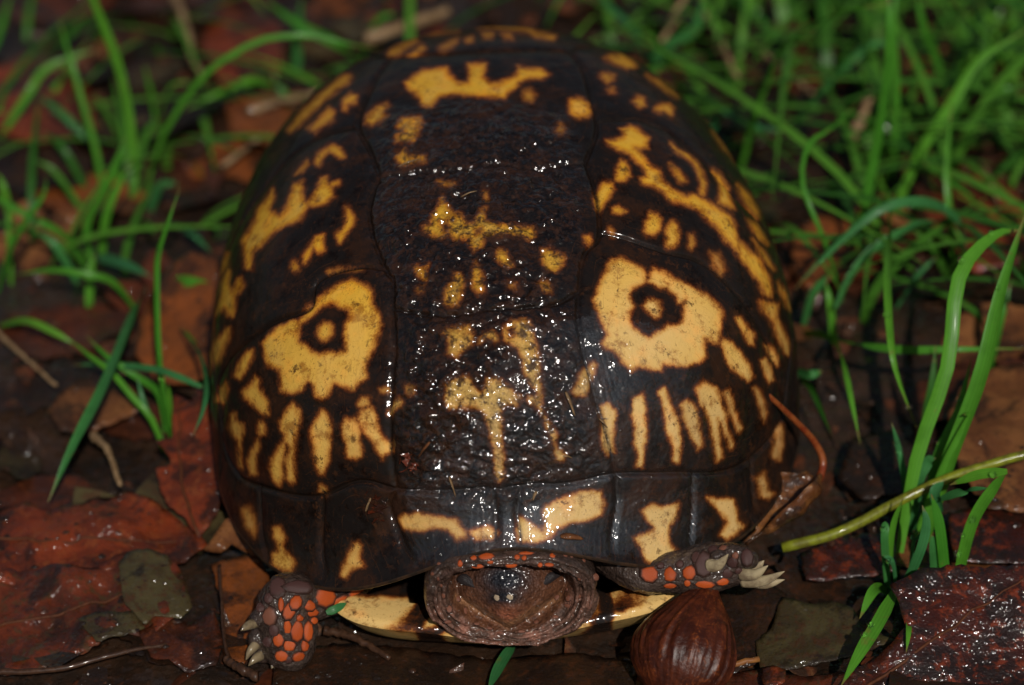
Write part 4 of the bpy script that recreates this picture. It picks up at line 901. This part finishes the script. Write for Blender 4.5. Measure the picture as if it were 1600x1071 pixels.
tuft((1397,915), 'curled dewy grass tuft sprouting at the edge of the raised dark red leaf', [
 (.27,G,[(1400,922,.5),(1370,976,.75),(1343,1019,.75),(1314,1072,.6)]), (.22,G,[(1392,893,.2),(1367,921,.6),(1343,967,.45)]), (.14,G,[(1412,930,.2),(1419,976,.6),(1416,1020,.5)]),
 (.24,B,[(1397,912,.3),(1433,870,1.0),(1446,821,1.6),(1441,790,1.9)]), (.2,B,[(1402,902,.3),(1394,884,.6),(1380,868,.8)]), (.2,B,[(1390,895,.3),(1381,850,.9),(1382,822,1.2),(1376,826,1.2)]), (.13,G,[(1390,875,.2),(1394,830,.8),(1411,778,1.5)]), (.2,B,[(1420,880,.3),(1425,850,.9),(1432,842,1.1),(1448,826,1.4)])])
tuft((1485,890), 'short grass tuft with sharply bent dripping blades behind the raised dark red leaf', [
 (.24,G,[(1492,893,.3),(1517,823,1.2),(1552,764,2.0),(1574,737,2.4)]), (.2,G,[(1574,737,2.4),(1530,742,2.2),(1484,758,1.8)]), (.17,B,[(1470,780,1.4),(1506,768,1.8),(1548,763,2.0)]), (.24,G,[(1482,893,.3),(1468,829,1.1),(1455,772,1.8)]), (.3,B,[(1463,893,.3),(1460,860,.7),(1455,836,1.0)]),
 (.25,B,[(1470,800,1.0),(1462,770,1.4),(1475,752,1.5)])])
tuft((1495,402), 'grass tuft of arching blades that bow over towards the shell', [
 (.23,B,[(1512,402,.2),(1500,355,1.5),(1471,326,2.3),(1433,315,2.8),(1368,331,2.8),(1287,402,2.0),(1242,452,1.4)]), (.16,G,[(1495,405,.2),(1484,340,1.2),(1480,267,2.0),(1487,161,3.2)]), (.18,K,[(1492,425,.2),(1457,385,1.0),(1425,358,1.4)]),
 (.2,B,[(1306,482,1.0),(1330,431,1.4),(1363,391,1.8),(1406,364,2),(1438,348,1.9),(1476,346,1.5)]), (.13,B,[(1398,468,.2),(1430,434,.8),(1465,400,1.2)]), (.1,G,[(1572,350,.2),(1520,310,1),(1470,275,1.6),(1440,250,2)]),
 (.2,G,[(1545,560,.2),(1562,500,1.0),(1580,440,1.6)]), (.2,K,[(1510,420,.2),(1500,380,.8),(1470,340,1.2)])])
tuft((1295,500), 'low grass tuft pressed against the flank of the shell with a long horizontal blade', [
 (.2,G,[(1246,500,.2),(1285,522,.9),(1322,536,1.2),(1400,547,1.6),(1500,546,1.8),(1610,545,1.5)]), (.22,G,[(1298,505,.2),(1310,545,1.2),(1322,593,1.5),(1344,694,.8)]), (.24,B,[(1251,500,.2),(1268,461,.9),(1297,427,1.4)]), (.17,G,[(1305,523,.2),(1298,480,.8),(1290,440,1.2)]),
 (.16,K,[(1250,590,.4),(1270,610,.7),(1300,680,.5)]), (.2,B,[(1245,580,.5),(1265,586,.8),(1285,580,.8)]), (.12,G,[(1319,460,.2),(1289,380,2),(1254,291,3),(1263,227,3.4),(1301,199,3.4),(1352,148,3.2)])])
tuft((1412,235), 'grass tuft with a drooping blade whose tip hangs over dark wet soil', [
 (.17,G,[(1375,270,.2),(1384,300,1.4),(1390,345,2.5),(1387,440,3),(1392,534,2.7),(1403,590,2.2),(1432,668,1.2)]), (.28,G,[(1392,318,.2),(1439,234,1.3),(1485,164,2.2),(1528,96,3),(1606,45,3.6)]), (.14,K,[(1400,310,.2),(1375,285,1),(1372,270,1.3)]), (.2,G,[(1487,165,.2),(1515,149,1),(1553,141,1.5),(1610,139,1.5)])])
tuft((1335,385), 'grass tuft with one straight tall yellowish blade', [
 (.26,G,[(1335,388,.2),(1361,267,1.8),(1381,151,3.6),(1388,60,5),(1386,-30,6)]), (.2,G,[(1355,360,.2),(1360,300,1),(1368,255,1.6)]), (.22,B,[(1235,186,.2),(1283,141,1),(1330,95,1.8),(1366,68,2),(1440,70,1.8)]), (.18,G,[(1395,260,.2),(1400,150,1.8),(1396,40,3.4),(1404,-30,4.2)])])
tuft((1155,250), 'broad grass tuft behind the shell whose widest blade arches high', [
 (.32,G,[(1150,258,.2),(1171,205,1.2),(1187,152,2.0),(1232,70,3.5),(1313,20,4.5),(1395,4,4.8)]), (.24,B,[(1090,205,.2),(1130,180,.8),(1180,200,1.0),(1230,205,.9)]), (.22,G,[(1095,190,.2),(1060,120,1.4),(1010,30,3),(990,-20,4)]), (.28,B,[(1012,110,.5),(1040,75,1.2),(1085,45,1.8),(1098,-10,2.6)]), (.22,B,[(1020,75,.3),(990,50,1.2),(950,10,2.2),(925,-20,3)])])
tuft((1490,165), 'grass tuft of crossing blades standing over a red brown leaf', [
 (.22,G,[(1487,155,.2),(1462,93,1.5),(1444,45,2.6),(1430,-20,3.5)]), (.22,G,[(1604,165,.2),(1573,111,1.5),(1545,65,2.5),(1484,-2,4)]), (.2,G,[(1500,125,.2),(1502,80,.9),(1498,30,1.6)]), (.18,K,[(1600,120,.2),(1560,60,1),(1530,0,2)])])
tuft((205,290), 'grass tuft whose longest blade arches over to the shell', [
 (.28,G,[(206,300,.2),(204,214,1),(184,106,2.4),(144,0,4),(135,-35,4.5)]), (.16,G,[(158,292,.2),(151,242,.8),(121,134,2.2),(106,81,2.8),(91,26,3.2)]), (.16,G,[(222,272,.2),(252,217,1.2),(302,139,2.6),(340,101,3.2),(401,66,3.6),(451,57,3.7),(502,59,3.6),(552,71,3.4),(597,78,3.1)]),
 (.13,G,[(243,190,.2),(239,156,.8),(224,96,1.8)]), (.18,K,[(190,205,.2),(165,175,.6),(144,149,1)]), (.2,K,[(205,270,.2),(225,215,.8),(250,185,1.2)]), (.25,G,[(175,270,.2),(190,245,.5),(200,225,.7)]), (.1,K,[(240,180,.2),(265,140,1),(300,126,1.2)])])
tuft((145,400), 'spreading grass tuft with blades radiating from a pale base', [
 (.2,G,[(140,390,.2),(136,353,.6),(163,299,1.5),(184,250,2.2),(196,215,2.6)]), (.2,G,[(152,385,.2),(168,331,1.1),(206,250,2.2)]), (.18,G,[(140,388,.2),(103,369,.8),(54,342,1.3),(0,312,1.6),(-20,300,1.6)]), (.17,G,[(213,462,.3),(176,442,.9),(130,429,1.2),(81,423,1.2),(20,430,.8)]),
 (.14,G,[(-10,430,.2),(16,391,1),(33,358,1.6),(54,326,2.1),(70,301,2.4),(72,274,2.8)]), (.17,K,[(140,312,.3),(89,274,.8),(54,250,1.1)]), (.2,B,[(118,420,.2),(90,390,.7),(60,362,1.0)]), (.16,K,[(-10,478,.3),(41,502,.6),(87,521,.6),(118,539,.4)]), (.22,G,[(135,470,.2),(142,430,.6),(148,398,.9)]), (.12,G,[(12,420,.2),(14,370,.8),(12,310,1.5)])])
tuft((262,678), 'slender grass tuft beside the lobed red leaf with a tall dew tipped blade', [
 (.16,G,[(267,680,.2),(249,574,1.4),(244,440,2.8),(247,394,3.3),(260,353,3.8),(281,294,4.4)]), (.16,G,[(255,652,.2),(249,618,.5),(211,588,1.0),(168,558,1.3),(134,524,1.4)]), (.15,G,[(256,684,.2),(238,658,.5),(206,620,.9),(173,582,1.2),(135,553,1.3),(102,524,1.3)]), (.16,B,[(316,605,1.4),(275,588,1.5),(238,577,1.4),(163,570,1.0),(112,571,.6)]),
 (.15,B,[(280,512,.9),(311,555,1.6),(321,601,1.9),(317,639,1.8),(301,682,1.5)]), (.12,B,[(260,674,.2),(228,639,.6),(214,588,1.1)]), (.14,G,[(268,672,.2),(264,630,.7),(262,600,1.1)])])
tuft((232,425), 'grass tuft with wide flat blades lying across the tan leaf', [
 (.30,B,[(228,418,.2),(214,480,1.2),(168,593,1.6),(114,699,1.2),(75,785,.5)]), (.28,B,[(154,402,.4),(190,413,.8),(238,434,1.0)]), (.28,G,[(240,438,.2),(280,442,.8),(332,443,1.0)]), (.2,B,[(245,318,.2),(290,360,.8),(332,396,1.0)]), (.13,G,[(255,460,.2),(285,478,.6),(322,492,.7)]), (.1,G,[(255,485,.3),(285,515,.6),(310,540,.7)]), (.24,B,[(225,300,.3),(250,293,.6),(278,288,.8)]), (.18,K,[(210,320,.2),(230,350,.5),(245,372,.6)]), (.2,K,[(320,320,.2),(335,350,.7),(343,370,.8)])])
tuft((462,95), 'blurred grass tuft behind the shell beside a pale dry stem', [
 (.28,B,[(460,98,.2),(464,50,1),(471,-10,2)]), (.26,G,[(566,98,.6),(527,68,1.2),(476,43,1.6),(405,-5,2)]), (.24,G,[(440,108,.3),(400,126,.7),(363,139,.8),(330,153,.8),(286,172,.6)]), (.22,K,[(455,180,.2),(445,150,.5),(425,110,1)]), (.2,G,[(560,55,.3),(590,35,.8),(620,22,1)])])
tuft((25,150), 'dim grass tuft beside the dull red leaf', [(.22,G,[(-10,210,.2),(43,151,1.0),(76,106,1.4),(155,76,1.6)]), (.2,B,[(136,216,.5),(100,180,.9),(62,150,1)]), (.18,K,[(132,268,.3),(100,235,.7),(66,206,.8)]), (.2,G,[(-10,80,.5),(2,45,1),(18,-10,1.8)]), (.16,K,[(90,70,.4),(120,40,1),(150,20,1.4)]), (.18,G,[(15,330,.2),(6,300,.7),(-5,270,1)])])
# the mass of grass behind, too many and too blurred to count
V = []; F = []; U = []; TN = []
def add_blade(p, hgt, lean, wd):
    b0 = len(V); a = random.uniform(0, 6.283); n = 11; tn_ = random.random(); ln = np.array([math.cos(a), math.sin(a), 0]); sd_ = np.array([-math.sin(a), math.cos(a), 0])+np.array([.7, 0, 0])*random.uniform(-1, 1)
    sd_ /= np.linalg.norm(sd_)
    for i in range(n):
        f = i/(n-1); q = p+np.array([0, 0, 1])*hgt*(f-.42*lean*f*f)*.75+ln*hgt*lean*f*f*.9; wv = wd*.5*(1 if f < .5 else max(.05, 1-((f-.5)/.5)**1.6))
        V.extend([q-sd_*wv, q+sd_*wv]); U.extend([0, 1]); TN.extend([tn_, tn_])
        if i: F.append([b0+2*i-2, b0+2*i-1, b0+2*i+1, b0+2*i])
cnt = 0
while cnt < 250:
    u, v = random.uniform(900, 1750), random.uniform(-160, 520); p = gz(u, v, 0)
    if not clear_of_turtle(p[0], p[1], .9): continue
    edge = (u-900)/300 if v < 200 else (u-1180)/200
    if random.random() > min(1, max(.12, edge))*(1 if v < 330 else .3): continue
    p[2] = gh(p)-.05; add_blade(p, random.uniform(2.5, 7.5), random.uniform(.8, 1.6), random.uniform(.13, .26)); cnt += 1
cnt = 0
while cnt < 90:
    u, v = random.uniform(-120, 900), random.uniform(-260, 420); p = gz(u, v, 0)
    if not clear_of_turtle(p[0], p[1], 1.2) or (random.random() < .5 and u > 330): continue
    p[2] = gh(p)-.05; add_blade(p, random.uniform(2, 5), random.uniform(.8, 1.6), random.uniform(.1, .2)); cnt += 1
for i in range(2600):                            # and on over the ground round about
    a, rr_ = random.uniform(0, 6.283), random.uniform(20, 130); p = np.array([rr_*math.cos(a), rr_*math.sin(a), 0.0])
    uv = proj(p[None])[0]
    if -150 < uv[0] < 1750 and -200 < uv[1] < 1300: continue
    if p[0]*fw[0]+p[1]*fw[1] < -20: continue
    p[2] = gh(p)-.05; add_blade(p, random.uniform(1, 4), random.uniform(.4, 1.5), random.uniform(.14, .3))
tag(obj('grass', mesh_np('grass', V, F, MAT['grass_dark'], dict(across=np.array(U, float), tone=np.array(TN)))), 'blurred green grass growing behind and round the turtle', 'grass', kind='stuff')

# ------------------------------------------------------------------ dry straws, the stalk, twigs
def stick(name, pts, r0, r1, mat, label, cat, n=20, group=None):
    P = spline([gz(u, v, h) for u, v, h in pts], n); rs = np.random.default_rng(abs(int(pts[0][0]))+3)
    j_ = .15 if name == 'stalk' else 1.0; P = P+rs.normal(size=P.shape)*r0*.12*j_; V, F = tube(P, np.linspace(r0, r1, n)*(1+.08*j_*rs.normal(size=n)), 10)
    return tag(obj(name, mesh_np(name, V, F, mat)), label, cat, group)
stick('stalk', [(1640,700,1.5),(1540,728,1.3),(1470,752,1.15),(1400,786,.9),(1310,832,.6),(1222,856,.4)], .085, .10, MAT['stalk'], 'smooth yellow green stalk crossing the tall upright grass', 'stalk', 26)
stick('dry_straw', [(-20,505,.3),(40,560,.35),(88,603,.3)], .05, .04, MAT['straw'], 'pale dry straw near the leaf crossed by the wide grass blade', 'straw')
stick('dry_straw', [(386,176,.5),(440,158,.6),(512,142,.5)], .11, .07, MAT['straw'], 'thick tan dry stem by the rear flank of the shell', 'straw')
stick('dry_straw', [(345,262,.3),(380,235,.4),(412,210,.3)], .07, .05, MAT['straw'], 'short tan dry stem lying below the thick tan one', 'straw')
stick('dry_straw', [(570,62,.5),(620,45,.6),(700,18,.5)], .16, .12, MAT['straw'], 'pale bark strip behind the top of the shell', 'bark')
stick('dry_straw', [(1100,20,.8),(1130,75,.9),(1154,124,.6)], .08, .06, MAT['straw'], 'tan dry stem slanting through the grass behind the shell', 'straw')
stick('dry_straw', [(1186,75,.6),(1225,110,.7),(1275,150,.5)], .06, .05, MAT['straw'], 'thin brown dry stem crossing below the widest arching blade', 'straw')
stick('dry_straw', [(1022,78,.6),(1048,40,.9),(1072,-10,1.2)], .1, .08, MAT['straw'], 'pale dry stem leaning away behind the shell', 'straw')
stick('dry_straw', [(272,-10,.6),(292,50,.6),(300,90,.4),(315,118,.3)], .12, .06, MAT['straw'], 'bent tan dry stem between the two grass tufts behind the shell', 'straw')
stick('dry_straw', [(1330,215,.6),(1348,180,.9),(1362,140,1.2)], .12, .1, MAT['straw'], 'pale yellowish dry stem behind the straight tall grass blade', 'straw')
stick('dry_straw', [(1533,250,.4),(1550,290,.5),(1560,330,.3)], .04, .035, MAT['straw'], 'thin straw on the reddish brown leaf under the arching grass', 'straw')
stick('dry_straw', [(145,680,.3),(168,705,.4),(188,760,.3)], .08, .05, MAT['straw'], 'short pale dry stem standing between the two fallen leaves', 'straw')
stick('dry_straw', [(1010,1072,.2),(1090,1050,.25),(1185,1030,.25)], .07, .05, plain_material('orange_straw', (.26, .11, .03), (.16, .06, .02), .35, 5, .5), 'flat orange brown straw lying under the husk', 'straw')
stick('twig', [(343,882,.4),(347,950,.35),(352,1010,.3),(362,1035,.3)], .03, .035, MAT['twig'], 'thin dark leaf stalk lying across the orange brown leaf', 'twig')
stick('twig', [(352,1030,.3),(375,1045,.35),(402,1058,.3)], .075, .09, MAT['twig'], 'short dark twig end by the claws of the orange scaled foot', 'twig')
stick('twig', [(-30,1052,.2),(90,1045,.25),(190,1020,.3),(260,1008,.2)], .06, .03, MAT['twig'], 'wet black twig along the lower edge of the large reddish leaf', 'twig')
stick('twig', [(505,985,.12),(560,1000,.14),(610,1030,.1)], .09, .05, MAT['twig'], 'dark glossy twig lying in the shade under the lower shell', 'twig')
for pts, wd, lb in (([(802,1008,.12),(782,1040,.22),(762,1080,.3)], .2, 'single green grass scrap on the dark leaf under the chin'), ([(510,958,.98),(526,951,1.02),(542,942,1.0)], .14, 'tiny green grass scrap on top of the pale lower shell')):
    tag(obj('grass_scrap', blade_mesh([gz(*q) for q in pts], wd, MAT['grass_blue'], 12, seed=5)), lb, 'grass')

# ------------------------------------------------------------------ wrinkled husk
def husk_material():
    t = NT('husk'); n1 = t.noise(3.5, 5, .65, .5); w_ = t.attr('rib')
    vn = t.vor(3.2, 'DISTANCE_TO_EDGE'); c = t.mix(t.rng(n1, .38, .66), (.036, .008, .004), (.085, .018, .006))
    c = t.mix(t.math('MULTIPLY', t.rng(t.noise(7, 5, .7, 1.2), .55, .66), .6), c, (.20, .05, .011)); c = t.mix(t.math('MULTIPLY', t.rng(w_, .2, .8, 1, 0), .5), c, (.02, .006, .004))
    t.set(Base_Color=c, Roughness=t.mad(n1, .2, .2), Normal=t.bump(t.math('ADD', n1, t.noise(16, 4)), .5, .04), Coat_Weight=.22, Coat_Roughness=.35, Specular_IOR_Level=.15)
    return t.m
tip = gz(1112, 905, 1.45); bot = gz(1040, 1098, .35); ax_ = bot-tip; ln = np.linalg.norm(ax_); ax_ /= ln
a1 = np.cross(ax_, [0, 0, 1]); a1 /= np.linalg.norm(a1); a2 = np.cross(a1, ax_)
nt_, nc_ = 70, 240; V = []; RB = []
_t, _a = np.meshgrid(np.linspace(0, 1, nt_), np.linspace(0, 2*math.pi, nc_, endpoint=False), indexing='ij')
_a2 = _a+.25*np.sin(_t*3.2); RIB = np.clip(.5+1.1*fbm(np.stack([np.cos(_a2)*9, np.sin(_a2)*9, _t*2.2], -1), 1.0, 77, 3), 0, 1)
for i in range(nt_):
    t = i/(nt_-1); prof = math.sin(math.pi*min(1, .02+t*.98)**1.45)**.7*.98+.02
    for k in range(nc_):
        an = 2*math.pi*k/nc_; rib = RIB[i, k]
        rr_ = (.88*prof)*(1-.07*rib*min(1, t*5)*min(1, (1-t)*4)+.05*math.sin(2*an+1))
        p = tip+ax_*ln*t+(a1*math.cos(an)*rr_*1.02+a2*math.sin(an)*rr_*.8); V.append(p); RB.append(1-rib)
V = np.array(V); V += (V-V.mean(0))*(.05*fbm(V, 1.6, 90, 3))[:, None]; V[:, 2] = np.maximum(V[:, 2], .02)
k = np.arange(nt_*nc_).reshape(nt_, nc_); F = np.stack([k[:-1], k[1:], np.roll(k[1:], -1, 1), np.roll(k[:-1], -1, 1)], -1).reshape(-1, 4)
tag(obj('husk', mesh_np('husk', V, F, husk_material(), dict(rib=np.array(RB)))), 'glossy wrinkled red brown husk lying under the clawed foot', 'husk')

# ------------------------------------------------------------------ bits of litter stuck to the shell, dew drops
SB = BVHTree.FromPolygons([Vector(p) for p in PD], FQ.tolist())
def on_shell(u, v, lift=.02):
    h_ = SB.ray_cast(Vector(CPOS), Vector(ray(u, v)).normalized()); return np.array(h_[0]+h_[1]*lift*(1 if h_[1].dot(Vector(CPOS)) > 0 else -1))
chips = [((875,838),(910,842),.09,'orange brown wood sliver stuck over the front rim of the shell'), ((884,612),(898,650),.035,'thin straw scrap stuck beside the central keel'), ((838,768),(832,782),.03,'tiny straw scrap above the blotched front plate of the shell'), ((702,745),(712,776),.035,'small brown rod shaped scrap below the keel blotch'), ((672,690),(655,715),.05,'brown leaf sliver stuck near the long keel stripe'),
         ((580,778),(572,800),.04,'pale scrap on the dark front plate of the shell'), ((935,655),(950,668),.03,'short straw scrap in the wet film of the shell'), ((622,262),(655,250),.02,'fine straw across the mud on top of the shell'), ((880,712),(894,716),.03,'short pale straw at the front seam of the shell'), ((720,310),(745,300),.02,'fine straw above the star shaped blotch')]
for i, (a, b, r0, lb) in enumerate(chips):
    p, q = on_shell(*a), on_shell(*b); P = spline([p, (p+q)/2+np.array([0, -.01, .03]), q], 8); V, F = tube(P, r0*np.array([.5, .9, 1, 1, .9, .8, .7, .3]), 6, squash=.5)
    tag(obj('plant_scrap', mesh_np('plant_scrap', V, F, MAT['straw'] if i not in (0, 4) else MAT['leaf_tan'])), lb, 'scrap')
for (u, v), lb in (((642, 732), 'small ragged red leaf scrap above the seam near the keel'), ((590, 790), 'ragged red leaf scrap on the front plate beside the dark seam')):
    V = []; F = []
    for j in range(22):
        p = on_shell(u+random.gauss(0, 6), v+random.gauss(0, 10), .03); b0 = len(V)
        for k in range(3): V.append(p+np.array([random.gauss(0, .07), random.gauss(0, .04), random.gauss(0, .05)]))
        F.append([b0, b0+1, b0+2])
    tag(obj('leaf_scrap', mesh_np('leaf_scrap', V, F, MAT['leaf_red'])), lb, 'scrap')
def drop_mesh():
    b = bmesh.new(); bmesh.ops.create_icosphere(b, subdivisions=2, radius=1.0)
    me = bpy.data.meshes.new('water_drop'); b.to_mesh(me); b.free()
    for p in me.polygons: p.use_smooth = True
    me.materials.append(MAT['drop']); return me
DM = drop_mesh()
dep = bpy.context.evaluated_depsgraph_get()
drops = [(281,294),(250,600),(112,210),(126,206),(54,196),(90,180),(247,402),(70,303),(225,295),(313,378),(135,385),(285,440),(118,640),(240,560),(1282,415),(1447,418),(1330,432),(1510,415),(1462,375),(1440,470),(1528,820),(1512,845),(1505,872),(1560,750),(1443,797),(1435,840),(1380,835),(1396,885),(1470,700),(1490,620),(1412,715),(1345,1000),(1360,985),(1430,330),(1552,372),(1482,330),(1568,458),(1390,500),(1420,640),(1395,700)]
scene.view_layers[0].update()
names_ = list(SHORT); DEW = dict(zip(names_, ['clear dew drop on the tall upright grass tuft', 'clear dew drop on the curled grass at the dark red leaf', 'clear dew drop on the sharply bent grass blades', 'clear dew drop on the arching grass blades bowing to the shell', 'clear dew drop on the low grass pressed against the shell', 'clear dew drop on the drooping grass blade', 'clear dew drop on the straight tall yellowish blade', 'clear dew drop on the broad grass behind the shell', 'clear dew drop on the crossing grass blades', 'clear dew drop on the grass with the longest arching blade', 'clear dew drop on the spreading grass with a pale base', 'clear dew drop on the slender grass beside the lobed leaf', 'clear dew drop on the wide flat grass blades', 'clear dew drop on the blurred grass by the pale stem', 'clear dew drop on the dim grass by the dull red leaf']))
for u, v in drops:
    d = Vector(ray(u, v)).normalized(); best = None
    for k in range(24):                           # look for a blade close to that direction
        uu, vv_ = u+(k % 5-2)*4, v+(k//5-2)*4; d = Vector(ray(uu, vv_)).normalized()
        ok, loc, nor, _, ob, _ = scene.ray_cast(dep, Vector(CPOS)*S, d)
        if ok and ob.name.startswith('blade'): best = loc; own = ob.parent.name; break
    if best is None: continue
    r_ = random.uniform(.04, .075)*S; o = obj('water_drop', DM); o.location = best-d*r_*.6; o.scale = (r_, r_, r_*.85)
    lb = DEW.get(own, 'clear dew drop clinging to a grass blade')
    tag(o, lb, 'water drop', 'dew drops: '+lb)

# fine crumbs of soil and rotten leaf lying on the leaves
V = []; F = []
for i in range(2600):
    u, v = random.uniform(-40, 1640), random.uniform(300, 1090) if i % 4 else random.uniform(0, 1090)
    p = gz(u, v, 0)
    ok, loc, nor, _, ob, _ = scene.ray_cast(dep, Vector((p[0]*S, p[1]*S, .2)), Vector((0, 0, -1)))
    if not ok or not ob.name.startswith(('fallen_leaf', 'ground', 'leaf_litter', 'oak_leaf')): continue
    if vnoise(np.array([p[0], p[1], 0]), .5, 8) < -.08: continue
    c = np.array(loc)/S; sz = random.uniform(.012, .05) if random.random() < .88 else random.uniform(.05, .11); b0 = len(V); ro = random.uniform(0, 6.283); el = random.uniform(.4, 1)
    for k in range(5):
        t = ro+k*1.2566; rk = sz*random.uniform(.7, 1.2); x_, y_ = rk*math.cos(t), rk*math.sin(t)*el; V.append(c+np.array([x_, y_, sz*.1]))
    V.append(c+np.array([0, 0, sz*.75])); F += [[b0+k, b0+(k+1) % 5, b0+5] for k in range(5)]
cr = leaf_material('soil_crumbs', (.035, .014, .007), (.012, .007, .005), (.10, .04, .018), .7, .25)
tag(obj('soil_crumbs', mesh_np('soil_crumbs', V, F, cr)), 'fine crumbs of soil and rotten leaf scattered over the leaves', 'soil crumbs', kind='stuff')
